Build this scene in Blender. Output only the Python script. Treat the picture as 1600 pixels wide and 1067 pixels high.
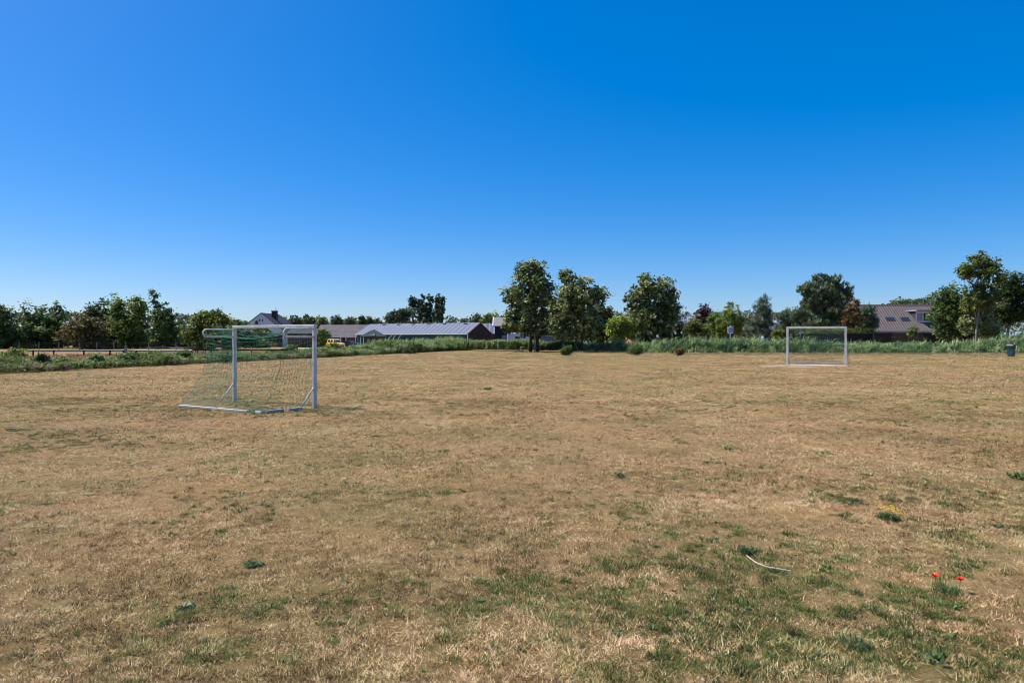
import bpy, math, random
import numpy as np
from math import radians as R, sin, cos, pi

scene = bpy.context.scene
for o in list(bpy.data.objects):
    bpy.data.objects.remove(o)
C = scene.collection

# ------------------------------------------------------------------ camera
EYE = 1.76
F = 1067.0            # focal length in photo pixels (photo 1600 wide)
HZ = 527.0            # horizon row in the photo
cam_d = bpy.data.cameras.new("camera")
cam = bpy.data.objects.new("camera", cam_d)
C.objects.link(cam)
cam_d.sensor_width = 36.0
cam_d.lens = 36.0 * F / 1600.0
cam_d.clip_start = 0.05
cam_d.clip_end = 6000
cam.location = (0, 0, EYE)
cam.rotation_euler = (R(90), 0, 0)
cam_d.shift_y = -6.5 / 1600.0
scene.camera = cam

# ------------------------------------------------------------------ sky and sun
SUN_EL = R(56)
SUN_AZ = math.atan2(-0.97, 0.25)          # clockwise from +Y
world = bpy.data.worlds.new("World")
scene.world = world
world.use_nodes = True
wn = world.node_tree
for n in list(wn.nodes):
    wn.nodes.remove(n)
sky = wn.nodes.new("ShaderNodeTexSky")
sky.sky_type = 'NISHITA'
sky.sun_disc = False
sky.sun_elevation = SUN_EL
sky.sun_rotation = SUN_AZ
sky.altitude = 0
sky.air_density = 0.8
sky.dust_density = 0.8
sky.ozone_density = 10.0
hs = wn.nodes.new("ShaderNodeHueSaturation")
hs.inputs['Saturation'].default_value = 1.64
hs.inputs['Hue'].default_value = 0.509
hs.inputs['Value'].default_value = 1.42
sg = wn.nodes.new("ShaderNodeGamma")
sg.inputs['Gamma'].default_value = 0.63
bg = wn.nodes.new("ShaderNodeBackground")
bg.inputs['Strength'].default_value = 0.15
wo = wn.nodes.new("ShaderNodeOutputWorld")
wn.links.new(sky.outputs[0], sg.inputs['Color'])
wn.links.new(sg.outputs[0], hs.inputs['Color'])
wn.links.new(hs.outputs[0], bg.inputs['Color'])
wn.links.new(bg.outputs[0], wo.inputs['Surface'])

sun_d = bpy.data.lights.new("sun", 'SUN')
sun_d.energy = 5.0
sun_d.angle = R(0.5)
sun_d.color = (1.0, 0.955, 0.89)
sun = bpy.data.objects.new("sun", sun_d)
C.objects.link(sun)
to_sun = (sin(SUN_AZ) * cos(SUN_EL), cos(SUN_AZ) * cos(SUN_EL), sin(SUN_EL))
from mathutils import Vector
sun.rotation_euler = Vector(to_sun).to_track_quat('Z', 'Y').to_euler()
sun.location = (-40, 15, 60)

scene.view_settings.view_transform = 'Standard'
scene.view_settings.look = 'None'
scene.view_settings.exposure = 0.5
scene.cycles.filter_width = 1.0
scene.view_settings.gamma = 1.0

# ------------------------------------------------------------------ helpers
def gx(px, d):
    return (px - 800.0) / F * d

def gd(py):
    return EYE * F / (py - HZ)

def gz(py, d):
    return EYE - (py - HZ) / F * d

def tag(o, label=None, cat=None, group=None, kind=None):
    if label: o["label"] = label
    if cat: o["category"] = cat
    if group: o["group"] = group
    if kind: o["kind"] = kind
    return o

def thing(name, label, cat, loc=(0, 0, 0), rz=0.0, group=None):
    o = bpy.data.objects.new(name, None)
    C.objects.link(o)
    o.location = loc
    o.rotation_euler = (0, 0, rz)
    o.empty_display_size = 0.3
    return tag(o, label, cat, group)

def np_mesh(name, V, Fq, mat, parent=None, attr=None, smooth=False, loc=None):
    """V (n,3); Fq (m,k) with one k; attr: per-face float."""
    V = np.asarray(V, dtype=np.float32)
    Fq = np.asarray(Fq, dtype=np.int32)
    m, k = Fq.shape
    me = bpy.data.meshes.new(name)
    me.vertices.add(len(V))
    me.vertices.foreach_set("co", V.ravel())
    me.loops.add(m * k)
    me.loops.foreach_set("vertex_index", Fq.ravel())
    me.polygons.add(m)
    me.polygons.foreach_set("loop_start", np.arange(0, m * k, k, dtype=np.int32))
    me.polygons.foreach_set("loop_total", np.full(m, k, dtype=np.int32))
    if smooth:
        me.polygons.foreach_set("use_smooth", np.ones(m, dtype=bool))
    me.update(calc_edges=True)
    if attr is not None:
        a = me.attributes.new("tint", 'FLOAT', 'FACE')
        a.data.foreach_set("value", np.asarray(attr, dtype=np.float32))
    me.materials.append(mat)
    o = bpy.data.objects.new(name, me)
    C.objects.link(o)
    if parent is not None:
        o.parent = parent
    if loc is not None:
        o.location = loc
    return o

class MB:
    def __init__(self):
        self.v = []; self.f = []
    def add(self, vs, fs):
        b = len(self.v)
        self.v.extend([tuple(float(c) for c in p) for p in vs])
        self.f.extend([tuple(i + b for i in f) for f in fs])
        return self
    def hexa(self, p):
        return self.add(p, [(3, 2, 1, 0), (4, 5, 6, 7), (0, 1, 5, 4), (1, 2, 6, 5), (2, 3, 7, 6), (3, 0, 4, 7)])
    def box(self, c, s, rz=0.0, taper=1.0):
        hx, hy, hz = s[0] / 2, s[1] / 2, s[2] / 2
        pts = []
        for z, t in ((-hz, 1.0), (hz, taper)):
            for x, y in ((-hx, -hy), (hx, -hy), (hx, hy), (-hx, hy)):
                x2, y2 = x * t, y * t
                pts.append((c[0] + x2 * cos(rz) - y2 * sin(rz), c[1] + x2 * sin(rz) + y2 * cos(rz), c[2] + z))
        return self.hexa(pts)
    def prism(self, poly, axis, a, b):
        """poly: list of 2-D points; axis 'x': points are (y,z); 'y': (x,z); 'z': (x,y)."""
        n = len(poly)
        def mk(p, t):
            return {'x': (t, p[0], p[1]), 'y': (p[0], t, p[1]), 'z': (p[0], p[1], t)}[axis]
        vs = [mk(p, a) for p in poly] + [mk(p, b) for p in poly]
        fs = [tuple(range(n))[::-1], tuple(range(n, 2 * n))]
        for i in range(n):
            j = (i + 1) % n
            fs.append((i, j, j + n, i + n))
        return self.add(vs, fs)
    def tube(self, pts, rad, sides=8, cap=True):
        pts = [Vector(p) for p in pts]
        n = len(pts)
        if not hasattr(rad, '__len__'):
            rad = [rad] * n
        vs = []; fs = []
        u = None
        for i, p in enumerate(pts):
            t = (pts[min(i + 1, n - 1)] - pts[max(i - 1, 0)])
            if t.length < 1e-9: t = Vector((0, 0, 1))
            t.normalize()
            if u is None:
                u = t.cross(Vector((0.13, 0.21, 0.97)) if abs(t.z) < 0.9 else Vector((1, 0.1, 0)))
            u = (u - t * u.dot(t))
            if u.length < 1e-6: u = t.orthogonal()
            u.normalize()
            w = t.cross(u)
            for k in range(sides):
                a = 2 * pi * k / sides
                vs.append(p + (u * cos(a) + w * sin(a)) * rad[i])
        for i in range(n - 1):
            for k in range(sides):
                k2 = (k + 1) % sides
                fs.append((i * sides + k, i * sides + k2, (i + 1) * sides + k2, (i + 1) * sides + k))
        if cap:
            fs.append(tuple(range(sides))[::-1])
            fs.append(tuple((n - 1) * sides + k for k in range(sides)))
        return self.add(vs, fs)
    def lathe(self, prof, c=(0, 0, 0), sides=14):
        vs = []; fs = []
        for r, z in prof:
            for k in range(sides):
                a = 2 * pi * k / sides
                vs.append((c[0] + r * cos(a), c[1] + r * sin(a), c[2] + z))
        for i in range(len(prof) - 1):
            for k in range(sides):
                k2 = (k + 1) % sides
                fs.append((i * sides + k, i * sides + k2, (i + 1) * sides + k2, (i + 1) * sides + k))
        fs.append(tuple(range(sides))[::-1])
        fs.append(tuple((len(prof) - 1) * sides + k for k in range(sides)))
        return self.add(vs, fs)
    def build(self, name, mat, parent=None, bevel=0.0, smooth=False, loc=None):
        me = bpy.data.meshes.new(name)
        me.from_pydata(self.v, [], self.f)
        me.update()
        me.materials.append(mat)
        if smooth:
            for p in me.polygons: p.use_smooth = True
        o = bpy.data.objects.new(name, me)
        C.objects.link(o)
        if parent is not None: o.parent = parent
        if loc is not None: o.location = loc
        if bevel > 0:
            md = o.modifiers.new("bevel", 'BEVEL')
            md.width = bevel; md.segments = 2; md.limit_method = 'ANGLE'
        return o

# ------------------------------------------------------------------ materials
def new_mat(name):
    m = bpy.data.materials.new(name)
    m.use_nodes = True
    nt = m.node_tree
    b = nt.nodes["Principled BSDF"]
    return m, nt, b

def set_spec(b, v):
    b.inputs['Specular IOR Level'].default_value = v

def plain(name, col, rough=0.6, var=0.25, scale=6.0, spec=0.3, metal=0.0, bump=0.0, stretch=(1, 1, 1)):
    m, nt, b = new_mat(name)
    tc = nt.nodes.new("ShaderNodeTexCoord")
    mp = nt.nodes.new("ShaderNodeMapping")
    mp.inputs['Scale'].default_value = stretch
    nz = nt.nodes.new("ShaderNodeTexNoise")
    nz.inputs['Scale'].default_value = scale
    nz.inputs['Detail'].default_value = 5
    nz.inputs['Roughness'].default_value = 0.65
    rp = nt.nodes.new("ShaderNodeValToRGB")
    c = np.array(col)
    lo = np.clip(c * (1 - var), 0, 1); hi = np.clip(c * (1 + var), 0, 1)
    rp.color_ramp.elements[0].position = 0.3
    rp.color_ramp.elements[0].color = (*lo, 1)
    rp.color_ramp.elements[1].position = 0.7
    rp.color_ramp.elements[1].color = (*hi, 1)
    nt.links.new(tc.outputs['Object'], mp.inputs['Vector'])
    nt.links.new(mp.outputs[0], nz.inputs['Vector'])
    nt.links.new(nz.outputs['Fac'], rp.inputs['Fac'])
    nt.links.new(rp.outputs['Color'], b.inputs['Base Color'])
    b.inputs['Roughness'].default_value = rough
    b.inputs['Metallic'].default_value = metal
    set_spec(b, spec)
    if bump > 0:
        bp = nt.nodes.new("ShaderNodeBump")
        bp.inputs['Strength'].default_value = bump
        bp.inputs['Distance'].default_value = 0.02
        nt.links.new(nz.outputs['Fac'], bp.inputs['Height'])
        nt.links.new(bp.outputs[0], b.inputs['Normal'])
    return m

def leafmat(name, stops, rough=0.5, transl=0.22, spec=0.35):
    """stops: [(pos, rgb)...] over the per-leaf tint."""
    m, nt, b = new_mat(name)
    at = nt.nodes.new("ShaderNodeAttribute")
    at.attribute_name = "tint"
    rp = nt.nodes.new("ShaderNodeValToRGB")
    els = rp.color_ramp.elements
    while len(els) < len(stops):
        els.new(0.5)
    for e, (p, c) in zip(els, stops):
        e.position = p
        e.color = (*c, 1)
    nt.links.new(at.outputs['Fac'], rp.inputs['Fac'])
    nt.links.new(rp.outputs['Color'], b.inputs['Base Color'])
    b.inputs['Roughness'].default_value = rough
    set_spec(b, spec)
    out = nt.nodes["Material Output"]
    if transl > 0:
        tr = nt.nodes.new("ShaderNodeBsdfTranslucent")
        mx = nt.nodes.new("ShaderNodeMixShader")
        mx.inputs['Fac'].default_value = transl
        nt.links.new(rp.outputs['Color'], tr.inputs['Color'])
        nt.links.new(b.outputs[0], mx.inputs[1])
        nt.links.new(tr.outputs[0], mx.inputs[2])
        nt.links.new(mx.outputs[0], out.inputs['Surface'])
    return m

def striped(name, c1, c2, axis, freq, rough=0.6, spec=0.3, width=0.5, noise=0.2, bump=0.3):
    m, nt, b = new_mat(name)
    tc = nt.nodes.new("ShaderNodeTexCoord")
    sp = nt.nodes.new("ShaderNodeSeparateXYZ")
    nt.links.new(tc.outputs['Object'], sp.inputs[0])
    mu = nt.nodes.new("ShaderNodeMath"); mu.operation = 'MULTIPLY'
    mu.inputs[1].default_value = freq
    nt.links.new(sp.outputs[axis], mu.inputs[0])
    fr = nt.nodes.new("ShaderNodeMath"); fr.operation = 'FRACT'
    nt.links.new(mu.outputs[0], fr.inputs[0])
    rp = nt.nodes.new("ShaderNodeValToRGB")
    rp.color_ramp.elements[0].position = max(0.0, width - 0.08)
    rp.color_ramp.elements[0].color = (*c1, 1)
    rp.color_ramp.elements[1].position = min(1.0, width + 0.08)
    rp.color_ramp.elements[1].color = (*c2, 1)
    nt.links.new(fr.outputs[0], rp.inputs['Fac'])
    nz = nt.nodes.new("ShaderNodeTexNoise")
    nz.inputs['Scale'].default_value = 1.7
    nz.inputs['Detail'].default_value = 6
    nt.links.new(tc.outputs['Object'], nz.inputs['Vector'])
    mr = nt.nodes.new("ShaderNodeMapRange")
    mr.inputs['From Min'].default_value = 0.25; mr.inputs['From Max'].default_value = 0.75
    mr.inputs['To Min'].default_value = 1 - noise; mr.inputs['To Max'].default_value = 1 + noise
    nt.links.new(nz.outputs['Fac'], mr.inputs['Value'])
    mx = nt.nodes.new("ShaderNodeVectorMath"); mx.operation = 'SCALE'
    nt.links.new(rp.outputs['Color'], mx.inputs[0])
    nt.links.new(mr.outputs[0], mx.inputs['Scale'])
    nt.links.new(mx.outputs[0], b.inputs['Base Color'])
    b.inputs['Roughness'].default_value = rough
    set_spec(b, spec)
    if bump > 0:
        bp = nt.nodes.new("ShaderNodeBump")
        bp.inputs['Strength'].default_value = bump
        bp.inputs['Distance'].default_value = 0.03
        nt.links.new(fr.outputs[0], bp.inputs['Height'])
        nt.links.new(bp.outputs[0], b.inputs['Normal'])
    return m

def glassy(name, col=(0.02, 0.025, 0.03)):
    m, nt, b = new_mat(name)
    b.inputs['Base Color'].default_value = (*col, 1)
    b.inputs['Roughness'].default_value = 0.08
    set_spec(b, 0.6)
    return m

M = {}
M['goal_white'] = plain('goal_white_paint', (0.53, 0.515, 0.485), 0.5, 0.24, 7, 0.35)
M['goal_worn'] = plain('goal_worn_paint', (0.42, 0.42, 0.43), 0.6, 0.35, 14, 0.3)
M['net_green'] = plain('net_green_cord', (0.07, 0.25, 0.15), 0.6, 0.25, 4, 0.3)
M['net_pale'] = plain('net_pale_cord', (0.10, 0.20, 0.15), 0.6, 0.25, 4, 0.3)
M['bark'] = plain('bark_dark', (0.075, 0.06, 0.045), 0.9, 0.4, 9, 0.1, bump=0.5, stretch=(1, 1, 0.25))
M['bark_pale'] = plain('bark_pale', (0.25, 0.22, 0.17), 0.9, 0.3, 9, 0.1, bump=0.5, stretch=(1, 1, 0.3))
M['wood_grey'] = plain('weathered_wood', (0.22, 0.20, 0.175), 0.85, 0.3, 8, 0.15, bump=0.3, stretch=(0.3, 1, 1))
M['wood_dark'] = plain('dark_stained_wood', (0.045, 0.034, 0.028), 0.85, 0.35, 6, 0.15, bump=0.3)
M['wood_brown'] = plain('brown_wood', (0.12, 0.075, 0.05), 0.8, 0.3, 6, 0.15, bump=0.3)
M['white_wall'] = plain('white_render', (0.70, 0.70, 0.68), 0.8, 0.06, 2, 0.2)
M['brick'] = plain('red_brick', (0.20, 0.085, 0.06), 0.85, 0.3, 5, 0.15, bump=0.2)
M['brown_brick'] = striped('brown_boarding', (0.075, 0.05, 0.042), (0.055, 0.037, 0.032), 'X', 4.0, 0.85, 0.1, 0.8)
M['slate'] = plain('dark_slate', (0.055, 0.05, 0.055), 0.7, 0.3, 4, 0.25)
M['red_tile'] = striped('red_roof_tiles', (0.17, 0.06, 0.045), (0.12, 0.045, 0.035), 'X', 3.2)
M['tile'] = striped('mauve_brown_pantiles', (0.172, 0.142, 0.132), (0.086, 0.070, 0.067), 'X', 2.6, 0.8, 0.1, 0.6, 0.15, 0.4)
M['corrugated'] = plain('weathered_corrugated_sheet', (0.125, 0.108, 0.112), 0.85, 0.3, 1.4, 0.2, stretch=(0.6, 2.5, 1))
M['solar'] = striped('pale_blue_roof_sheets', (0.215, 0.23, 0.285), (0.105, 0.118, 0.165), 'X', 0.9, 0.5, 0.2, 0.25, 0.2, 0.0)
M['green_sheet'] = striped('dark_green_cladding', (0.010, 0.085, 0.055), (0.008, 0.06, 0.04), 'X', 2.2, 0.6, 0.25, 0.7, 0.12)
M['green_tin'] = striped('green_tin_roof', (0.045, 0.075, 0.06), (0.034, 0.056, 0.046), 'X', 3.0, 0.85, 0.08, 0.75)
M['black_barn'] = striped('black_tarred_boards', (0.016, 0.017, 0.02), (0.011, 0.011, 0.013), 'X', 5.0, 0.7, 0.2, 0.8)
M['grey_roof'] = plain('grey_roof_sheet', (0.20, 0.19, 0.185), 0.7, 0.25, 2, 0.2)
M['white_trim'] = plain('white_trim', (0.75, 0.75, 0.76), 0.5, 0.06, 3, 0.3)
M['grey_trim'] = plain('grey_trim', (0.32, 0.32, 0.36), 0.6, 0.15, 3, 0.3)
M['glass'] = glassy('window_glass', (0.03, 0.04, 0.055))
M['skyglass'] = glassy('skylight_glass', (0.02, 0.035, 0.07))
M['skyglass'].node_tree.nodes['Principled BSDF'].inputs['Specular IOR Level'].default_value = 0.3
M['curtain'] = plain('pale_curtain', (0.38, 0.36, 0.33), 0.9, 0.15, 3, 0.1)
M['yellow'] = plain('yellow_car_paint', (0.80, 0.46, 0.02), 0.3, 0.05, 2, 0.5)
M['cream'] = plain('cream_car_roof', (0.75, 0.64, 0.36), 0.35, 0.05, 2, 0.5)
M['dark_paint'] = plain('dark_car_paint', (0.022, 0.020, 0.028), 0.3, 0.15, 2, 0.5)
M['white_paint'] = plain('white_vehicle_paint', (0.78, 0.79, 0.80), 0.35, 0.05, 2, 0.5)
M['blue_paint'] = plain('slate_blue_paint', (0.10, 0.14, 0.22), 0.35, 0.1, 2, 0.5)
M['cara'] = plain('caravan_panel_shade', (0.50, 0.53, 0.58), 0.45, 0.12, 3, 0.4, stretch=(0.3, 1, 6))  # white caravan panel, its shaded side put into a grey blue colour
M['rubber'] = plain('tyre_rubber', (0.02, 0.02, 0.02), 0.9, 0.2, 8, 0.2)
M['chrome'] = plain('bright_metal', (0.5, 0.5, 0.5), 0.35, 0.1, 6, 0.5, metal=0.7)
M['bin'] = plain('dark_teal_plastic', (0.010, 0.055, 0.06), 0.45, 0.2, 5, 0.4)
M['bin_lid'] = plain('dark_blue_lid', (0.012, 0.022, 0.045), 0.45, 0.2, 5, 0.4)
M['rust'] = plain('rust_brown_metal', (0.17, 0.065, 0.04), 0.85, 0.35, 8, 0.15)
M['bluegrey'] = plain('blue_grey_cover', (0.20, 0.23, 0.33), 0.7, 0.2, 3, 0.2)
M['paleblue'] = plain('pale_blue_plastic', (0.22, 0.33, 0.48), 0.5, 0.1, 3, 0.3)
M['white_plastic'] = plain('white_plastic', (0.78, 0.80, 0.83), 0.4, 0.05, 3, 0.4)
M['straw'] = plain('dry_straw', (0.40, 0.33, 0.20), 0.95, 0.3, 12, 0.05, bump=0.5)
M['bleached'] = plain('bleached_strip', (0.62, 0.57, 0.46), 0.8, 0.15, 20, 0.15)
M['sign_face'] = plain('sign_white', (0.80, 0.82, 0.84), 0.45, 0.05, 4, 0.3)
M['sign_blue'] = plain('sign_grey_blue', (0.34, 0.40, 0.52), 0.45, 0.08, 4, 0.3)
M['poppy'] = plain('poppy_petal', (0.80, 0.035, 0.012), 0.5, 0.15, 30, 0.2)
M['poppy_dark'] = plain('poppy_centre', (0.02, 0.012, 0.012), 0.7, 0.2, 30, 0.1)
M['stem'] = plain('green_stem', (0.08, 0.12, 0.04), 0.7, 0.2, 20, 0.2)
M['yellow_flower'] = plain('yellow_petal', (0.75, 0.50, 0.02), 0.6, 0.15, 30, 0.2)
M['sand'] = plain('pale_sand', (0.50, 0.41, 0.31), 0.95, 0.2, 3, 0.05, bump=0.3)

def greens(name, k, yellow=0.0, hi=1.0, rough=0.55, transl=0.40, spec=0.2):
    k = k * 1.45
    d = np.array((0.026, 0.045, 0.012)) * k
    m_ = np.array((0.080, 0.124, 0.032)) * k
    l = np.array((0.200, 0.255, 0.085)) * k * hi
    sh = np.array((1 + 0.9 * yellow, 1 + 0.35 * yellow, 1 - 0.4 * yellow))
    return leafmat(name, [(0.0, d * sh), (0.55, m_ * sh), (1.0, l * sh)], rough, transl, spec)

M['leaf_big'] = leafmat('silvery_green_leaves', [(0, (0.035, 0.052, 0.014)), (0.42, (0.130, 0.175, 0.046)), (0.7, (0.265, 0.315, 0.105)), (1, (0.50, 0.50, 0.26))], 0.5, 0.38, 0.25)
M['leaf_green'] = greens('mid_green_leaves', 1.0)
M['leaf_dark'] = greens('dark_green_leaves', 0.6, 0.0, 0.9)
M['leaf_olive'] = greens('olive_leaves', 0.95, 0.45)
M['leaf_bright'] = greens('bright_green_leaves', 1.35, 0.25)
M['leaf_lime'] = greens('lime_leaves', 1.7, 0.4)
M['leaf_brown'] = leafmat('withered_brown_leaves', [(0, (0.05, 0.030, 0.012)), (0.6, (0.17, 0.105, 0.04)), (1, (0.33, 0.22, 0.10))], 0.7, 0.2, 0.15)
M['leaf_bronze'] = leafmat('bronze_olive_leaves', [(0, (0.050, 0.050, 0.017)), (0.6, (0.17, 0.145, 0.050)), (1, (0.34, 0.275, 0.11))], 0.6, 0.25, 0.2)
M['leaf_purple'] = leafmat('purple_leaves', [(0, (0.022, 0.009, 0.014)), (0.6, (0.085, 0.030, 0.045)), (1, (0.18, 0.075, 0.095))], 0.5, 0.2, 0.35)
M['needle'] = leafmat('pine_needles', [(0, (0.030, 0.046, 0.020)), (0.55, (0.112, 0.152, 0.068)), (1, (0.29, 0.345, 0.18))], 0.65, 0.2, 0.15)
M['needle_blue'] = leafmat('grey_green_needles', [(0, (0.030, 0.048, 0.026)), (0.55, (0.115, 0.155, 0.088)), (1, (0.29, 0.34, 0.21))], 0.65, 0.15, 0.15)
M['poplar'] = leafmat('poplar_leaves', [(0, (0.026, 0.044, 0.022)), (0.6, (0.085, 0.125, 0.060)), (1, (0.20, 0.25, 0.13))], 0.55, 0.25, 0.2)
M['far_leaf'] = leafmat('far_tree_leaves', [(0, (0.040, 0.062, 0.030)), (0.6, (0.105, 0.140, 0.062)), (1, (0.20, 0.24, 0.11))], 0.7, 0.2, 0.15)
M['reed'] = leafmat('reed_blades', [(0, (0.05, 0.085, 0.022)), (0.45, (0.155, 0.235, 0.070)), (0.8, (0.29, 0.37, 0.16)), (1, (0.50, 0.49, 0.28))], 0.55, 0.35, 0.2)
M['reed_blue'] = leafmat('grey_green_reed_blades', [(0, (0.045, 0.085, 0.034)), (0.45, (0.125, 0.215, 0.075)), (0.8, (0.255, 0.36, 0.15)), (1, (0.46, 0.50, 0.26))], 0.55, 0.32, 0.2)
M['weedy'] = leafmat('ditch_weed_leaves', [(0, (0.040, 0.062, 0.015)), (0.45, (0.150, 0.215, 0.055)), (0.8, (0.28, 0.36, 0.12)), (1, (0.52, 0.49, 0.28))], 0.55, 0.32, 0.2)
M['drystalk'] = leafmat('dry_stalks', [(0, (0.12, 0.085, 0.045)), (0.5, (0.27, 0.205, 0.115)), (1, (0.50, 0.42, 0.27))], 0.85, 0.1, 0.1)
M['dryblade'] = leafmat('dry_grass_blades', [(0, (0.038, 0.027, 0.012)), (0.28, (0.158, 0.096, 0.040)), (0.55, (0.370, 0.254, 0.115)), (0.8, (0.665, 0.485, 0.25)), (1, (0.90, 0.71, 0.46))], 0.8, 0.08, 0.15)
def patchy(m, scale, c1, c2, c3):
    nt = m.node_tree
    rp = [n for n in nt.nodes if n.type == 'VALTORGB'][0]
    tc = nt.nodes.new("ShaderNodeTexCoord")
    nz = nt.nodes.new("ShaderNodeTexNoise")
    nz.inputs['Scale'].default_value = scale
    nz.inputs['Detail'].default_value = 5
    nz.inputs['Roughness'].default_value = 0.7
    r2_ = nt.nodes.new("ShaderNodeValToRGB")
    e = r2_.color_ramp.elements
    e.new(0.5)
    for q, (p, c) in zip(e, ((0.33, c1), (0.5, c2), (0.67, c3))):
        q.position = p; q.color = (*c, 1)
    mx = nt.nodes.new("ShaderNodeMix"); mx.data_type = 'RGBA'; mx.blend_type = 'MULTIPLY'
    mx.inputs[0].default_value = 1.0
    nt.links.new(tc.outputs['Object'], nz.inputs['Vector'])
    nt.links.new(nz.outputs['Fac'], r2_.inputs['Fac'])
    nt.links.new(rp.outputs['Color'], mx.inputs[6])
    nt.links.new(r2_.outputs['Color'], mx.inputs[7])
    for n in nt.nodes:
        if n.type == 'BSDF_PRINCIPLED': nt.links.new(mx.outputs[2], n.inputs['Base Color'])
        if n.type == 'BSDF_TRANSLUCENT': nt.links.new(mx.outputs[2], n.inputs['Color'])
patchy(M['dryblade'], 0.8, (1.0, 0.86, 0.78), (0.96, 0.93, 0.86), (0.72, 0.78, 0.56))
M['greenblade'] = leafmat('green_grass_blades', [(0, (0.024, 0.038, 0.010)), (0.45, (0.092, 0.136, 0.028)), (0.8, (0.215, 0.265, 0.068)), (1, (0.42, 0.40, 0.18))], 0.65, 0.28, 0.15)
M['weedleaf'] = leafmat('weed_leaves', [(0, (0.030, 0.055, 0.013)), (0.5, (0.080, 0.135, 0.030)), (1, (0.19, 0.26, 0.075))], 0.5, 0.2, 0.35)
M['weedblue'] = leafmat('grey_green_weed_leaves', [(0, (0.036, 0.058, 0.022)), (0.5, (0.092, 0.140, 0.042)), (1, (0.22, 0.28, 0.105))], 0.55, 0.2, 0.3)
M['limeleaf'] = leafmat('lime_weed_leaves', [(0, (0.10, 0.14, 0.02)), (0.5, (0.22, 0.27, 0.05)), (1, (0.42, 0.46, 0.14))], 0.5, 0.25, 0.3)

# ------------------------------------------------------------------ noise for scattering
def hash2(ix, iy, seed):
    h = (ix.astype(np.int64) * 374761393 + iy.astype(np.int64) * 668265263 + seed * 974711) & 0xffffffff
    h = ((h ^ (h >> 13)) * 1274126177) & 0xffffffff
    h = (h ^ (h >> 16)) & 0xffffffff
    return h.astype(np.float64) / 4294967295.0

def vnoise(x, y, scale, seed=0):
    x = np.asarray(x) / scale; y = np.asarray(y) / scale
    ix = np.floor(x); iy = np.floor(y)
    fx = x - ix; fy = y - iy
    fx = fx * fx * (3 - 2 * fx); fy = fy * fy * (3 - 2 * fy)
    a = hash2(ix, iy, seed); b = hash2(ix + 1, iy, seed)
    c = hash2(ix, iy + 1, seed); d = hash2(ix + 1, iy + 1, seed)
    return (a * (1 - fx) + b * fx) * (1 - fy) + (c * (1 - fx) + d * fx) * fy

def fbm(x, y, scale, seed=0, octaves=4):
    t = 0; a = 1; s = 0
    for k in range(octaves):
        t = t + a * vnoise(x, y, scale / (2 ** k), seed + 17 * k)
        s += a; a *= 0.55
    return t / s

# ------------------------------------------------------------------ the ground
def edge_x(y):                       # left edge of the field (along the ditch)
    return -24.3 + (y - 32.4) * (7.3 / 24.6)

def far_y(x):                        # far edge of the field
    return np.interp(x, [-12, -7, 0, 9, 17, 60], [92, 90, 85, 80, 72.5, 70.5])

WORN = [(19.3, 43.3, 2.6, 0.8, -0.40), (16.6, 41.0, 1.6, 0.55, -0.2)]
def in_field(x, y):
    k = (x > edge_x(y)) & (y < far_y(x))
    for cx, cy, rx, ry, a in WORN:
        u = ((x - cx) * cos(a) + (y - cy) * sin(a)) / rx; v = (-(x - cx) * sin(a) + (y - cy) * cos(a)) / ry
        k &= ~((u * u + v * v < 0.9) & (vnoise(x, y, 0.5, 91) > 0.3))
    return k

gm, nt, b = new_mat('parched_ground')
tc = nt.nodes.new("ShaderNodeTexCoord")
def N(scale, det=6, rough=0.6, vec=None, dist=0.0):
    n = nt.nodes.new("ShaderNodeTexNoise")
    n.inputs['Scale'].default_value = scale
    n.inputs['Detail'].default_value = det
    n.inputs['Roughness'].default_value = rough
    n.inputs['Distortion'].default_value = dist
    nt.links.new(vec or tc.outputs['Object'], n.inputs['Vector'])
    return n
def ramp(src, stops):
    r = nt.nodes.new("ShaderNodeValToRGB")
    e = r.color_ramp.elements
    while len(e) < len(stops): e.new(0.5)
    for q, (p, c) in zip(e, stops):
        q.position = p; q.color = (*c, 1)
    nt.links.new(src, r.inputs['Fac'])
    return r
def mixc(fac, a, b_, mode='MIX'):
    m_ = nt.nodes.new("ShaderNodeMix")
    m_.data_type = 'RGBA'; m_.blend_type = mode
    if isinstance(fac, float): m_.inputs[0].default_value = fac
    else: nt.links.new(fac, m_.inputs[0])
    nt.links.new(a, m_.inputs[6]); nt.links.new(b_, m_.inputs[7])
    return m_.outputs[2]
fine = N(48, 6, 0.8)
mid = N(7, 6, 0.7)
big = N(0.45, 5, 0.6)
huge = N(0.085, 4, 0.55)
cf = ramp(fine.outputs['Fac'], [(0.36, (0.05, 0.032, 0.016)), (0.5, (0.235, 0.152, 0.070)), (0.64, (0.50, 0.36, 0.18))])
cm = ramp(mid.outputs['Fac'], [(0.32, (0.15, 0.09, 0.05)), (0.52, (0.30, 0.195, 0.105)), (0.7, (0.44, 0.31, 0.185))])
c0 = mixc(0.45, cf.outputs[0], cm.outputs[0])
cb = ramp(big.outputs['Fac'], [(0.34, (0.66, 0.70, 0.56)), (0.5, (1, 0.97, 0.93)), (0.66, (1.15, 1.02, 0.92))])
c1 = mixc(1.0, c0, cb.outputs[0], 'MULTIPLY')
chh = ramp(huge.outputs['Fac'], [(0.35, (0.88, 0.98, 0.84)), (0.55, (1, 1, 1)), (0.7, (1.10, 1.04, 1.02))])
c2 = mixc(1.0, c1, chh.outputs[0], 'MULTIPLY')
nt.links.new(c2, b.inputs['Base Color'])
b.inputs['Roughness'].default_value = 0.95
set_spec(b, 0.05)
bp = nt.nodes.new("ShaderNodeBump")
bp.inputs['Strength'].default_value = 0.8
bp.inputs['Distance'].default_value = 0.03
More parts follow.
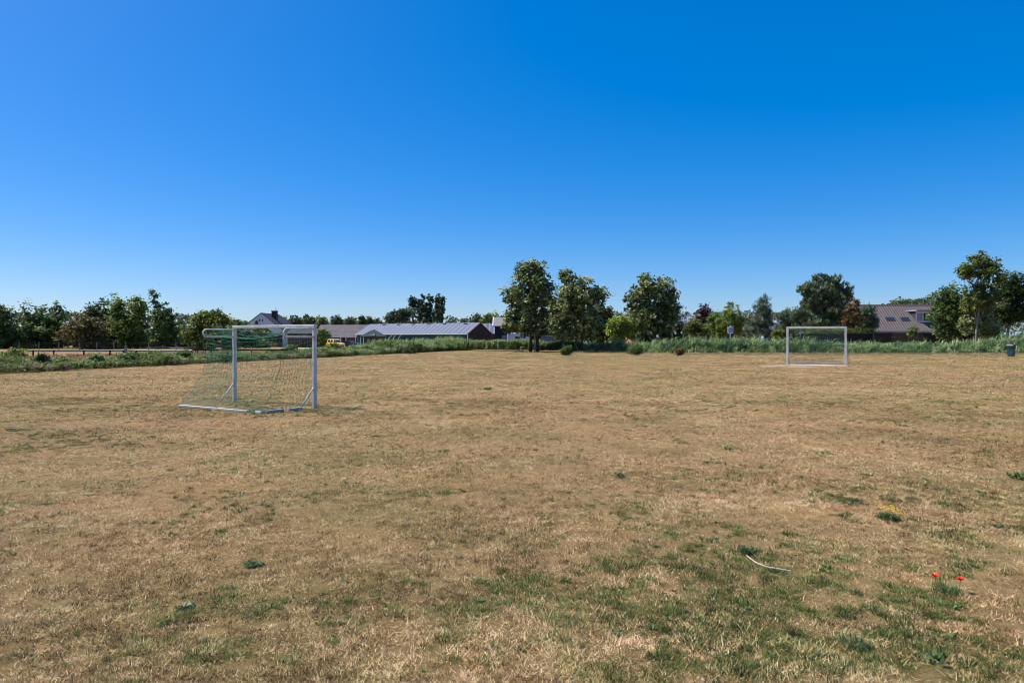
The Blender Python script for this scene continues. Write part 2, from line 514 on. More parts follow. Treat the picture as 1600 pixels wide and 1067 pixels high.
addn = nt.nodes.new("ShaderNodeMath"); addn.operation = 'ADD'
nt.links.new(fine.outputs['Fac'], addn.inputs[0]); nt.links.new(mid.outputs['Fac'], addn.inputs[1])
nt.links.new(addn.outputs[0], bp.inputs['Height'])
nt.links.new(bp.outputs[0], b.inputs['Normal'])
g = MB()
g.add([(-3000, -200, 0), (3000, -200, 0), (3000, 4000, 0), (-3000, 4000, 0)], [(0, 1, 2, 3)])
tag(g.build('ground', gm), kind='structure')

def patch(name, mat, pts, z):
    m_ = MB(); m_.add([(x, y, z) for x, y in pts], [tuple(range(len(pts)))])
    return tag(m_.build(name, mat), kind='structure')
random.seed(4)
def blob(cx, cy, rx, ry, n=28, rot=0.0, rough=0.25):
    out = []
    for k in range(n):
        a = 2 * pi * k / n
        q = 1 + random.uniform(-rough, rough)
        x, y = rx * q * cos(a), ry * q * sin(a)
        out.append((cx + x * cos(rot) - y * sin(rot), cy + x * sin(rot) + y * cos(rot)))
    return out
patch('sand_track', M['sand'], [(-49, 87), (-41, 86), (-40, 95), (-53, 96)], 0.004)
patch('sand_patch', M['sand'], blob(19.3, 43.3, 2.6, 0.8, rot=-0.40), 0.004)
patch('sand_patch', M['sand'], blob(16.6, 41.0, 1.6, 0.55, rot=-0.2), 0.008)
patch('farm_yard', M['sand'], [(-48, 112), (-22, 112), (-20, 122), (-50, 122)], 0.004)

# ------------------------------------------------------------------ grass
rng = np.random.default_rng(11)
def strat(n, d0, d1, p):
    """points in the wedge in front of the viewer, density falling with distance."""
    u = rng.random(n)
    q = 2 - p                       # areal density ~ d^-p
    if abs(q) < 1e-6:
        d = d0 * (d1 / d0) ** u
    else:
        d = (d0 ** q + u * (d1 ** q - d0 ** q)) ** (1 / q)
    x = (rng.random(n) * 2 - 1) * (0.79 * d + 0.9)
    return x, d

GREEN = [  # photo column, row, half-widths, weight
    (1450, 950, 260, 90, 0.75), (1500, 800, 200, 60, 0.55), (1330, 760, 240, 40, 0.35), (820, 930, 190, 35, 0.75),
    (1160, 870, 200, 60, 0.40), (1130, 1010, 120, 40, 0.55), (900, 970, 150, 30, 0.45), (60, 690, 160, 35, 0.55),
    (230, 655, 160, 20, 0.35), (180, 595, 260, 5, 1.5), (900, 556, 170, 5, 1.5), (1350, 558, 360, 5, 1.7), (470, 640, 90, 10, 0.35),
    (100, 590, 200, 5, 0.5), (90, 950, 110, 45, 0.35), (330, 940, 160, 60, 0.22), (1280, 610, 300, 14, 0.4), (1550, 640, 150, 30, 0.3),
    (620, 575, 150, 8, 0.4), (366, 631, 16, 4, 2.0), (492, 639, 14, 4, 2.0), (410, 645, 22, 4, 1.4), (520, 637, 40, 4, 0.8), (1325, 571, 14, 3, 1.0), (700, 600, 500, 30, 0.12), (1250, 690, 300, 12, 0.15), (60, 640, 100, 8, 0.3), (950, 620, 250, 10, 0.2), (560, 760, 260, 50, 0.12), (1590, 720, 80, 30, 0.4), (650, 680, 120, 12, 0.2),
]
def green_mask(x, y):
    px = 800 + F * x / y
    py = HZ + F * EYE / y
    g_ = np.full(x.shape, 0.15)
    for cx, cy, rx, ry, a in GREEN:
        g_ += a * np.exp(-((px - cx) / rx) ** 2 - ((py - cy) / ry) ** 2)
    n1 = fbm(x, y, 1.3, 3); n2 = fbm(x, y, 0.35, 9, 3)
    n3 = vnoise(x, y, 0.12, 13)
    n = 0.42 * n1 + 0.38 * n2 + 0.20 * n3
    return np.clip(g_ * np.clip((n - 0.50) * 15.0, 0, 3.2), 0, 1)

def blades(x, y, h, w, lean, tint, name, mat, label, az=None):
    n = len(x)
    if az is None: az = rng.random(n) * 2 * pi
    wa = az + pi / 2 + rng.normal(0, 0.5, n)
    base = np.stack([x, y, np.zeros(n)], 1)
    wd = np.stack([np.cos(wa), np.sin(wa), np.zeros(n)], 1) * (w / 2)[:, None]
    tip = base + np.stack([np.cos(az) * np.sin(lean), np.sin(az) * np.sin(lean), np.cos(lean)], 1) * h[:, None]
    tip[:, 2] += 0.003
    V = np.empty((n * 3, 3), np.float32)
    V[0::3] = base - wd; V[1::3] = base + wd; V[2::3] = tip
    Fq = np.arange(n * 3, dtype=np.int32).reshape(n, 3)
    o = np_mesh(name, V, Fq, mat, attr=np.clip(tint, 0, 1))
    return tag(o, label, 'grass', kind='stuff')

BARE = [(1480, 1035, 170, 28, 0.8), (1400, 900, 150, 25, 0.6), (1560, 870, 90, 20, 0.6), (1270, 960, 150, 18, 0.5), (420, 800, 120, 20, 0.5), (1330, 830, 160, 14, 0.55),
        (60, 880, 120, 30, 0.35), (1000, 1040, 160, 20, 0.4), (260, 780, 160, 18, 0.4), (800, 860, 200, 16, 0.3)]
def bare_mask(x, y):
    px = 800 + F * x / y
    py = HZ + F * EYE / y
    b_ = np.zeros(x.shape)
    for cx, cy, rx, ry, a in BARE:
        b_ += a * np.exp(-((px - cx) / rx) ** 2 - ((py - cy) / ry) ** 2)
    return np.clip(b_ * (fbm(x, y, 0.5, 81, 3) - 0.3) * 4.5, 0, 0.92)
def dry_layer(n, d0, d1, p, h0, wf):
    x, y = strat(n, d0, d1, p)
    k = in_field(x, y)
    x, y = x[k], y[k]
    dens = np.clip((0.5 * fbm(x, y, 0.9, 21) + 0.5 * vnoise(x, y, 0.11, 22) - 0.33) * 4.5, 0.06, 1.0)
    k = rng.random(len(x)) < dens * (1 - bare_mask(x, y))
    x, y = x[k], y[k]
    m = len(x)
    h = h0 * np.exp(rng.normal(0, 0.4, m)) * (0.6 + 0.8 * fbm(x, y, 1.6, 33, 3))
    lean = np.clip(rng.normal(1.22, 0.33, m), 0.05, 1.53)
    f = np.clip((y - 8) / 14, 0, 1)
    tint = (0.50 + 0.9 * (fbm(x, y, 4.5, 41) - 0.5) + 1.0 * (fbm(x, y, 0.8, 42, 3) - 0.5)
            + (1 - f) * (0.65 * (vnoise(x, y, 0.11, 43) - 0.5) + 0.35 * (vnoise(x, y, 0.035, 44) - 0.5)) + f * (0.5 * (vnoise(x, y, 0.3, 45) - 0.5) + 0.22 * (vnoise(x * 0.7, y, 1.4, 46) - 0.5))
            + rng.normal(0, 0.36, m))
    return x, y, h, wf(y), lean, tint
L = [dry_layer(520000, 2.9, 8, 1.1, 0.021, lambda d: 0.0042 + 0 * d),
     dry_layer(480000, 8, 20, 1.1, 0.026, lambda d: 0.0012 + 0.00058 * d),
     dry_layer(340000, 20, 92, 1.5, 0.042, lambda d: 0.002 + 0.0009 * d)]
x, y, h, w, lean, tint = [np.concatenate(c) for c in zip(*L)]
blades(x, y, h, w, lean, tint, 'dry_grass', M['dryblade'], 'parched straw coloured grass covering the playing field')
# loose straw lying flat and a few taller dead stems
x, y = strat(26000, 2.9, 25, 1.2)
m = len(x)
blades(x, y, 0.018 + 0.042 * rng.random(m), 0.0028 + 0.0003 * y, np.full(m, 1.47) + rng.normal(0, 0.05, m), 0.85 + rng.normal(0, 0.14, m), 'straw_litter', M['dryblade'], 'loose pale straw lying flat between the grass tufts')
# green
def tuft_layer(n, d0, d1, p, per, rad, h0, wf, mask, lean0, tb, spread=0.12):
    """tufts: centres kept by a density mask, blades splayed outwards round each centre."""
    x, y = strat(n, d0, d1, p)
    k = in_field(x, y)
    x, y = x[k], y[k]
    k = rng.random(len(x)) < mask(x, y)
    x, y = x[k], y[k]
    m = len(x)
    cnt = np.maximum(3, (per * np.exp(rng.normal(0, 0.5, m))).astype(int))
    idx = np.repeat(np.arange(m), cnt)
    N_ = len(idx)
    rr = rad(y) * np.exp(rng.normal(0, 0.35, m))
    off = rng.normal(0, 1, (N_, 2)) * rr[idx][:, None] * 0.6
    bx, by = x[idx] + off[:, 0], y[idx] + off[:, 1]
    az = np.arctan2(off[:, 1], off[:, 0]) + rng.normal(0, 0.9, N_)
    dist = np.hypot(off[:, 0], off[:, 1]) / (rr[idx] + 1e-6)
    lean = np.clip(lean0 + 0.55 * (dist - 0.6) + rng.normal(0, 0.3, N_), 0.05, 1.5)
    h = (h0 * np.exp(rng.normal(0, 0.3, m)))[idx] * np.exp(rng.normal(0, 0.25, N_))
    tint = (tb + 0.7 * (fbm(x, y, 1.4, 61, 3) - 0.5) + rng.normal(0, spread, m))[idx] + rng.normal(0, 0.27, N_)
    return bx, by, h, wf(by), lean, tint, az
L = [tuft_layer(26000, 2.9, 8, 1.1, 34, lambda d: 0.048 + 0 * d, 0.023, lambda d: 0.0048 + 0 * d, lambda x, y: 0.75 * green_mask(x, y), 1.0, 0.48, 0.2),
     tuft_layer(30000, 8, 20, 1.1, 20, lambda d: 0.055 + 0 * d, 0.028, lambda d: 0.0014 + 0.00055 * d, lambda x, y: 0.80 * green_mask(x, y), 1.0, 0.50, 0.2),
     tuft_layer(42000, 20, 92, 1.5, 9, lambda d: 0.06 + 0.006 * d, 0.036, lambda d: 0.003 + 0.0007 * d, lambda x, y: np.clip(1.2 * green_mask(x, y) + 0.16 * np.clip((fbm(x, y, 5.0, 95, 3) - 0.42) * 6, 0, 1), 0, 1), 1.0, 0.68, 0.15)]
x, y, h, w, lean, tint, az = [np.concatenate(c) for c in zip(*L)]
blades(x, y, h, w, lean, tint, 'green_grass', M['greenblade'], 'patches of surviving green grass in the parched field', az)
def dry_mask(x, y):
    return np.clip((fbm(x, y, 0.7, 71, 3) - 0.42) * 5, 0.03, 1.0) * 0.55
L = [tuft_layer(15000, 2.9, 8, 1.1, 26, lambda d: 0.03 + 0 * d, 0.030, lambda d: 0.0028 + 0 * d, dry_mask, 1.05, 0.52, 0.22),
     tuft_layer(18000, 8, 22, 1.1, 14, lambda d: 0.04 + 0 * d, 0.032, lambda d: 0.0012 + 0.00040 * d, dry_mask, 1.05, 0.52, 0.22)]
x, y, h, w, lean, tint, az = [np.concatenate(c) for c in zip(*L)]
blades(x, y, h, w, lean, tint, 'dry_tussocks', M['dryblade'], 'tufts of dead straw coloured grass standing in the field', az)

# ------------------------------------------------------------------ leafy weeds
def leaf_quads(cent, axis, side, tint_list):
    """rhombic leaves: centre, long half-axis, short half-axis."""
    n = len(cent)
    V = np.empty((n * 4, 3), np.float32)
    V[0::4] = cent - axis; V[1::4] = cent + side - 0.1 * axis; V[2::4] = cent + axis; V[3::4] = cent - side - 0.1 * axis
    return V, np.arange(n * 4, dtype=np.int32).reshape(n, 4)

def rosette_arrays(cx, cy, r, n_leaf, up=0.4, wide=0.33, g=rng):
    az = g.random(n_leaf) * 2 * pi
    el = np.clip(g.normal(up, 0.22, n_leaf), 0.03, 1.35)
    ln = r * (0.6 + 0.6 * g.random(n_leaf))
    dirv = np.stack([np.cos(az) * np.cos(el), np.sin(az) * np.cos(el), np.sin(el)], 1)
    side = np.stack([-np.sin(az), np.cos(az), np.zeros(n_leaf)], 1)
    off = g.normal(0, r * 0.25, (n_leaf, 2))
    c = dirv * (ln * 0.55)[:, None] + np.array([cx, cy, 0.004])
    c[:, :2] += off
    return c, dirv * (ln * 0.5)[:, None], side * (ln * wide)[:, None]

cs, as_, ss = [], [], []
for k in range(1500):
    x, y = strat(1, 3.1, 30, 1.2)
    gmk = green_mask(x, y)[0]
    if rng.random() > 0.10 + gmk * 1.2: continue
    if not in_field(x, y)[0]: continue
    c, a, s = rosette_arrays(x[0], y[0], 0.014 + 0.022 * rng.random() + 0.0006 * y[0], int(9 + rng.integers(0, 16)), 0.45, 0.14 + 0.14 * rng.random())
    cs.append(c); as_.append(a); ss.append(s)
c = np.concatenate(cs); a = np.concatenate(as_); s = np.concatenate(ss)
V, Fq = leaf_quads(c, a, s, None)
o = np_mesh('small_weeds', V, Fq, M['weedleaf'], attr=np.clip(rng.normal(0.5, 0.25, len(Fq)), 0, 1))
tag(o, 'small leafy weeds scattered through the dry grass', 'weeds', kind='stuff')

def weed(name, label, px, py, r, n, up, wide, mat, cat='weed', flowers=0, leaf=0.55):
    d = gd(py); x0 = gx(px, d)
    t = thing(name, label, cat, (x0, d, 0))
    n = int(n * 2.2); r = r * 0.8
    c, a, s = rosette_arrays(0, 0, r * leaf, n, up, wide)
    q = rng.random(n) ** 0.6 * r * 0.75; qa = rng.random(n) * 2 * pi
    c[:, 0] += q * np.cos(qa); c[:, 1] += q * np.sin(qa); c[:, 2] += r * 0.35 * rng.random(n) * (1 - q / r)
    V, Fq = leaf_quads(c, a, s, None)
    np_mesh('leaves', V, Fq, mat, t, np.clip(rng.normal(0.5, 0.25, n), 0, 1))
    if flowers:
        for k in range(flowers):
            fl = MB()
            fx, fy, fz = rng.normal(r * 0.5, r * 0.45), rng.normal(0.05, r * 0.6), r * (0.75 + 0.5 * rng.random())
            fl.lathe([(0.0012, -0.006), (0.007, 0.0), (0.0095, 0.003), (0.003, 0.006)], (fx, fy, fz), 7)
            fl.build('flower', M['yellow_flower'], t)
    return t
weed('weed_tuft', 'dense grey green tuft with tiny yellow flowers', 1387, 812, 0.12, 240, 0.8, 0.12, M['weedblue'], 'weed', 34)
weed('weed_tuft', 'dark blue green tuft just above the bleached strip', 1166, 864, 0.095, 150, 0.75, 0.14, M['weedblue'])
weed('clover_patch', 'bright green flat clover patch alone in dry grass', 395, 883, 0.12, 170, 0.35, 0.24, M['weedleaf'], leaf=0.26)
weed('lime_weed', 'lime yellow leafy weed flat on the ground in mid field', 1138, 701, 0.16, 16, 0.2, 0.3, M['limeleaf'])
weed('lime_weed', 'yellowish weed with dark leaves at right of mid field', 1288, 708, 0.17, 14, 0.2, 0.28, M['limeleaf'])
weed('broadleaf_weed', 'upright broad leaved dock weed near the bottom right corner', 1462, 1034, 0.075, 9, 0.95, 0.26, M['weedleaf'], leaf=0.9)
weed('broadleaf_weed', 'dark green rosette weed on bare dry grass at lower left', 289, 950, 0.07, 26, 0.4, 0.28, M['weedleaf'], leaf=0.6)
weed('broadleaf_weed', 'small blue green rosette weed near the bottom centre', 963, 993, 0.045, 18, 0.5, 0.4, M['weedblue'])
weed('broadleaf_weed', 'leafy green weed alone on pale straw in mid field', 969, 745, 0.12, 30, 0.5, 0.24, M['weedleaf'])
weed('thistle', 'small dark thistle standing alone in the upper middle field', 762, 610, 0.22, 60, 0.95, 0.10, M['weedleaf'], 'thistle')
weed('broadleaf_weed', 'pair of pale green leaves right of the flowering tuft', 1566, 826, 0.075, 14, 0.6, 0.3, M['weedleaf'])
weed('broadleaf_weed', 'dark green weed at the right edge of the picture', 1592, 748, 0.17, 70, 0.7, 0.2, M['weedleaf'])
weed('broadleaf_weed', 'tiny round leaved weed low between poppies and bottom edge', 1318, 1040, 0.035, 14, 0.45, 0.45, M['weedblue'])
weed('grass_tussock', 'long bladed green tussock below the red poppies', 1478, 927, 0.13, 130, 0.85, 0.045, M['weedleaf'], 'grass tussock')
weed('grass_tussock', 'pale green tussock with splayed blades left of the dock weed', 1335, 1010, 0.13, 120, 0.7, 0.05, M['weedblue'], 'grass tussock')

# ------------------------------------------------------------------ poppies and strip
def poppy(px, py, pbase, label, tilt):
    d = gd(pbase); x0 = gx(px, d)
    zf = gz(py, d)
    t = thing('poppy', label, 'poppy', (x0, d, 0), tilt, 'red poppies in the dry grass')
    st = MB(); st.tube([(0.02, 0.01, 0), (0.012, 0.004, zf * 0.5), (0, 0, zf)], 0.0016, 6); st.build('stem', M['stem'], t)
    for k in range(4):
        a0 = k * pi / 2 + (0.3 if k % 2 else 0)
        p = MB(); vs = []; fs = []
        nr, na = 5, 7
        for i in range(nr + 1):
            rr = 0.004 + 0.021 * i / nr
            for j in range(na + 1):
                aa = a0 + (j / na - 0.5) * 1.75
                zz = zf + 0.020 * (i / nr) ** 1.5 + 0.003 * sin(j * 2.4 + k) * (i / nr) - (0.008 if k % 2 else 0) * (i / nr)
                vs.append((rr * cos(aa) * (1 - 0.1 * abs(j / na - .5)), rr * sin(aa), zz))
        for i in range(nr):
            for j in range(na):
                q = i * (na + 1) + j
                fs.append((q, q + 1, q + na + 2, q + na + 1))
        p.add(vs, fs); p.build('petal', M['poppy'], t, smooth=True)
    c_ = MB(); c_.lathe([(0.002, 0), (0.0055, 0.004), (0.005, 0.009), (0.001, 0.011)], (0, 0, zf), 9); c_.build('centre', M['poppy_dark'], t)
poppy(1461, 900, 921, 'red poppy, the left one of the pair', 0.2)
poppy(1501, 906, 926, 'red poppy with folded petals, the right one of the pair', 1.1)

pts = []
for px, py in [(1166, 875), (1173, 880), (1181, 885), (1192, 889), (1203, 891.5), (1218, 893.5), (1236, 895.5)]:
    d = gd(py); pts.append((gx(px, d), d))
sm = MB(); vs = []; fs = []
for i, (x, y) in enumerate(pts):
    wv = (0.0050, 0.0056, 0.0052, 0.0042, 0.004, 0.003, 0.002)[i]
    zz = (0.040, 0.038, 0.033, 0.028, 0.026, 0.024, 0.018)[i]
    vs += [(x, y - wv, zz), (x, y - wv * 0.2, zz + 0.005), (x, y + wv, zz), (x, y, zz - 0.004)]
for i in range(len(pts) - 1):
    for k in range(4):
        fs.append((i * 4 + k, i * 4 + (k + 1) % 4, (i + 1) * 4 + (k + 1) % 4, (i + 1) * 4 + k))
fs += [(3, 2, 1, 0), tuple(len(vs) - 4 + k for k in range(4))]
sm.add(vs, fs)
tag(sm.build('bleached_strip', M['bleached']), 'thin bleached curved strip lying on the grass', 'strip')

# ------------------------------------------------------------------ goals
def net_tubes(lines, r, name, mat, parent):
    """thin three-sided cords along polylines (numpy)."""
    Vs, Fs = [], []; base = 0
    for ln in lines:
        p = np.asarray(ln, float); n = len(p)
        t = np.gradient(p, axis=0); t /= np.maximum(np.linalg.norm(t, axis=1, keepdims=True), 1e-9)
        u = np.cross(t, [0.31, 0.72, 0.62]); u /= np.maximum(np.linalg.norm(u, axis=1, keepdims=True), 1e-9)
        w_ = np.cross(t, u)
        for k in range(3):
            a = 2 * pi * k / 3
            Vs.append(p + (u * cos(a) + w_ * sin(a)) * r)
        idx = np.arange(n - 1)
        for k in range(3):
            k2 = (k + 1) % 3
            Fs.append(np.stack([base + k * n + idx, base + k2 * n + idx, base + k2 * n + idx + 1, base + k * n + idx + 1], 1))
        base += 3 * n
    return np_mesh(name, np.concatenate(Vs), np.concatenate(Fs), mat, parent)

def goal(label, near, far, H, depth, prof_n, prof_f, net_r, netmat, post=0.040, cell=0.10, side_sign=1.0, seed=5):
    """near/far: ground points of the posts. Local frame: x from near to far post, y towards the net."""
    nx, ny = near; fx, fy = far
    W = math.hypot(fx - nx, fy - ny)
    ang = math.atan2(fy - ny, fx - nx)
    t = thing('football_goal', label, 'goal', (nx, ny, 0), ang)
    sg = side_sign
    g_ = np.random.default_rng(seed)
    for x in (0, W):
        p = MB(); p.box((x, 0, H / 2 - post + 0.0), (post * 2, post * 2.4, H - 2 * post)); po = p.build('post', M['goal_worn' if False else 'goal_white'], t, bevel=0.012)
        bq = MB(); bq.tube([(x - post * 1.25, 0, 0.50), (x + post * 1.25, 0, 0.50)], 0.014, 6); bq.build('bolt', M['goal_worn'], po)
        br = MB(); br.tube([(x, sg * 0.04, 0.50), (x, sg * 0.44, 0.03)], 0.021, 8); br.build('brace', M['goal_white'], t, smooth=True)
        hp = [(x, sg * 0.05, H - 0.11)]
        hp.append((x, sg * (depth - 0.10), H - 0.11))
        for k in range(7):
            a = pi / 2 - pi * k / 6
            hp.append((x, sg * (depth - 0.10 + 0.10 * cos(a)), H - 0.21 + 0.10 * sin(a)))
        hp.append((x, sg * 0.05, H - 0.31))
        hb = MB(); hb.tube(hp, 0.022, 8); hb.build('net_hoop', M['goal_white'], t, smooth=True)
    cb_ = MB(); cb_.box((W / 2, 0, H - post), (W + post * 2.0, post * 2.4, post * 2)); cb_.build('crossbar', M['goal_white'], t, bevel=0.012)
    return t, W

# near goal
NP = (gx(491.5, 17.07), 17.07); FP = (gx(366.5, 18.7), 18.7)
GH = 2.08
t, W = goal('white goal with torn green net standing at the left of the field', NP, FP, GH, 0.95, None, None, 0.003, M['net_green'], side_sign=1.0)
# local +y must point to the net side: towards the viewer's left front
def lerp(a, b, s): return a + (b - a) * s
BD = 1.62
def prof(u, s):
    """u across (0 near post, 1 far post); s down the back (0 hoop end, 1 ground): (depth, height)."""
    zn = np.array([1.86, 1.45, 1.05, 0.62, 0.28, 0.05]); dn = np.array([0.95, 1.02, 1.08, 1.24, 1.42, BD])
    zf = np.array([1.84, 1.40, 0.98, 0.58, 0.25, 0.05]); df = np.array([0.95, 0.90, 0.88, 1.10, 1.38, BD])
    k = np.linspace(0, 1, 6)
    sag = 0.10 * sin(pi * u) * (1 - s) ** 1.5
    return lerp(np.interp(s, k, dn), np.interp(s, k, df), u) - sag * 0.6, lerp(np.interp(s, k, zn), np.interp(s, k, zf), u) - sag
r2 = np.random.default_rng(8)
lines = []
NU, NS, NT = 27, 18, 5
J = r2.normal(0, 0.012, (NU + 1, NS + 1, 3)); J[:, -1, 2] = 0
grid = np.zeros((NU + 1, NS + 1, 3))
for i in range(NU + 1):
    for j in range(NS + 1):
        u = i / NU; s = j / NS
        dd, zz = prof(u, s)
        grid[i, j] = (u * W, dd, max(zz, 0.02))
grid += J
grid[:, -1, 2] = 0.045
for i in range(NU + 1): lines.append(grid[i])
for j in range(NS + 1): lines.append(grid[:, j])
# top panel from the crossbar to the hoop ends
top = np.zeros((NU + 1, NT + 1, 3))
for i in range(NU + 1):
    for j in range(NT + 1):
        u = i / NU; s = j / NT
        e = grid[i, 0]
        st_ = np.array((u * W, 0.04, GH - 0.04))
        top[i, j] = st_ * (1 - s) + e * s
        top[i, j, 2] -= 0.10 * sin(pi * s) * (0.35 + sin(pi * u))
top[:, 1:-1] += r2.normal(0, 0.01, (NU + 1, NT - 1, 3))
for i in range(NU + 1): lines.append(top[i])
for j in range(1, NT): lines.append(top[:, j])
# side panels, post to back edge
for u, x in ((0, 0.0), (1, W)):
    NY = 11
    sg_ = np.zeros((NS + 1, NY + 1, 3))
    for j in range(NS + 1):
        e = grid[0 if u == 0 else -1, j]
        zp = lerp(GH - 0.05, 0.05, j / NS)
        for k in range(NY + 1):
            q = k / NY
            sg_[j, k] = (x, 0.045, zp) if k == 0 else (lerp(x, e[0], q), lerp(0.045, e[1], q), lerp(zp, e[2], q) - 0.05 * sin(pi * q))
            sg_[j, k, 2] = max(sg_[j, k, 2], 0.015)
    sg_[1:, 1:-1] += r2.normal(0, 0.01, (NS, NY - 1, 3))
    for j in range(NS + 1): lines.append(sg_[j])
    for k in range(NY + 1): lines.append(sg_[:, k])
near_lines = lines
# bunched cord along the near back edge and the ground corner
bun = []
for k in range(2):
    q = grid[0] + r2.normal(0, 0.022, grid[0].shape); q[:, 2] = np.maximum(q[:, 2], 0.02); bun.append(q)
for k in range(1):
    q = grid[-1] + r2.normal(0, 0.02, grid[0].shape); q[:, 2] = np.maximum(q[:, 2], 0.02); bun.append(q)
for k in range(26):
    c0_ = np.array((r2.uniform(-0.03, 0.55), BD + r2.uniform(-0.30, 0.05), 0.02))
    q = c0_ + np.cumsum(r2.normal(0, 0.035, (9, 3)), 0); q[:, 2] = 0.02 + 0.10 * np.abs(np.sin(np.linspace(0, 3, 9) + k)) * r2.random(); bun.append(q)
for k in range(14):
    c0_ = np.array((r2.uniform(0.6, W), BD + r2.uniform(-0.25, 0.03), 0.02))
    q = c0_ + np.cumsum(r2.normal(0, 0.03, (9, 3)), 0); q[:, 2] = 0.02 + 0.06 * np.abs(np.sin(np.linspace(0, 3, 9) + k)) * r2.random(); bun.append(q)
net_tubes(near_lines + bun, 0.0037, 'net', M['net_green'], t)
f_ = MB(); f_.box((W / 2 + 0.22, BD, 0.035), (W - 0.45, 0.06, 0.05)); f_.build('ground_bar', M['goal_white'], t, bevel=0.008)
f_ = MB(); f_.box((0.06, BD, 0.035), (0.20, 0.06, 0.05)); f_.build('corner_piece', M['goal_white'], t, bevel=0.008)
f_ = MB(); f_.box((-0.0, 1.22, 0.035), (0.07, 0.50, 0.06)); f_.box((0.0, 0.62, 0.03), (0.07, 0.42, 0.05)); f_.build('side_bar', M['goal_worn'], t, bevel=0.008)
# ------------------------------------------------------------------ far goal
LP = (gx(1230.5, 44.75), 44.75); RP = (gx(1321.5, 43.2), 43.2)
GH2 = 2.45
t2, W2 = goal('white goal with fine dark net at the far right of the field', LP, RP, GH2, 0.9, None, None, 0.003, M['net_green'], post=0.062, side_sign=1.0)
r3 = np.random.default_rng(3)
lines = []
NU2, NS2 = 34, 24
gridb = np.zeros((NU2 + 1, NS2 + 1, 3))
for i in range(NU2 + 1):
    for j in range(NS2 + 1):
        u, s = i / NU2, j / NS2
        dd = np.interp(s, [0, 0.35, 0.7, 1], [0.9, 0.95, 1.1, 1.35])
        zz = lerp(GH2 - 0.18, 0.04, s) - 0.25 * sin(pi * u) * (1 - s)
        gridb[i, j] = (u * (W2 + 0.25 * s), dd, zz)
gridb[1:-1, 1:-1] += r3.normal(0, 0.014, (NU2 - 1, NS2 - 1, 3))
for i in range(NU2 + 1): lines.append(gridb[i])
for j in range(NS2 + 1): lines.append(gridb[:, j])
for x, e in ((0.0, gridb[0]), (W2, gridb[-1])):
    sd = np.zeros((NS2 + 1, 9, 3))
    for j in range(NS2 + 1):
        zp = lerp(GH2 - 0.06, 0.04, j / NS2)
        for k in range(9):
            q = k / 8
            sd[j, k] = np.array((x, 0.06, zp)) * (1 - q) + e[j] * q
    for j in range(NS2 + 1): lines.append(sd[j])
    for k in range(9): lines.append(sd[:, k])
tp = np.zeros((NU2 + 1, 8, 3))
for i in range(NU2 + 1):
    for k in range(8):
        q = k / 7
        tp[i, k] = np.array((i / NU2 * W2, 0.06, GH2 - 0.06)) * (1 - q) + gridb[i, 0] * q
for i in range(NU2 + 1): lines.append(tp[i])
for k in range(1, 7): lines.append(tp[:, k])
net_tubes(lines, 0.0042, 'net', M['net_pale'], t2)
f_ = MB(); f_.box((W2 / 2, 1.35, 0.05), (W2 * 0.92, 0.09, 0.08)); f_.build('ground_bar', M['goal_white'], t2, bevel=0.01)

# ------------------------------------------------------------------ foliage
def leaves_from_clumps(P, out, g, clump_r, per, size, aspect, up=0.5, outw=0.5, flat=0.75, tip_up=0.0, tvar=0.22, tclump=0.16, tbase=0.5):
    n = len(P)
    idx = np.repeat(np.arange(n), per)
    N_ = n * per
    rr = clump_r * (0.6 + 0.8 * g.random(n))[idx]
    c = P[idx] + g.normal(0, 1, (N_, 3)) * np.stack([rr, rr, rr * flat], 1) * 0.55
    nrm = g.normal(0, 1, (N_, 3)) * 0.75 + out[idx] * outw + np.array([0, 0, up])
    nrm /= np.linalg.norm(nrm, axis=1, keepdims=True)
    ax = g.normal(0, 1, (N_, 3))
    if tip_up: ax = ax * (1 - tip_up) + (out[idx] * 0.8 + np.array([0, 0, 1.3])) * tip_up * 1.6
    ax -= nrm * (ax * nrm).sum(1, keepdims=True)
    ax /= np.maximum(np.linalg.norm(ax, axis=1, keepdims=True), 1e-6)
    sd = np.cross(nrm, ax)
    sz = size * (0.55 + 0.8 * g.random(N_))
    V, Fq = leaf_quads(c, ax * sz[:, None], sd * (sz * aspect)[:, None], None)
    tint = tbase + g.normal(0, tclump, n)[idx] + g.normal(0, tvar, N_)
    return V, Fq, np.clip(tint, 0, 1)

def clumps(lobes, n, g, shell=0.5):
    L_ = np.array([[*l] for l in lobes], float)
    wts = (L_[:, 3] * L_[:, 4] * L_[:, 5]) ** 0.72
    k = g.choice(len(L_), n, p=wts / wts.sum())
    u = g.normal(0, 1, (n, 3)); u /= np.linalg.norm(u, axis=1, keepdims=True)
    t_ = g.random(n) ** shell
    t_ *= 1 + 0.10 * g.normal(0, 1, n)
    P = L_[k, :3] + u * L_[k, 3:6] * t_[:, None]
    return P, u

def limb(mb, a, b_, r0, r1, g, n=6, wob=0.06, lift=0.1):
    a = np.array(a, float); b_ = np.array(b_, float)
    ln = np.linalg.norm(b_ - a)
    pts = []
    for k in range(n + 1):
        q = k / n
        p = a * (1 - q) + b_ * q
        p[2] += lift * ln * sin(pi * q)
        if 0 < k < n: p[:2] += g.normal(0, wob * ln / n * 1.5, 2)
        pts.append(p)
    mb.tube(pts, [r0 + (r1 - r0) * (k / n) for k in range(n + 1)], 7)
    return pts

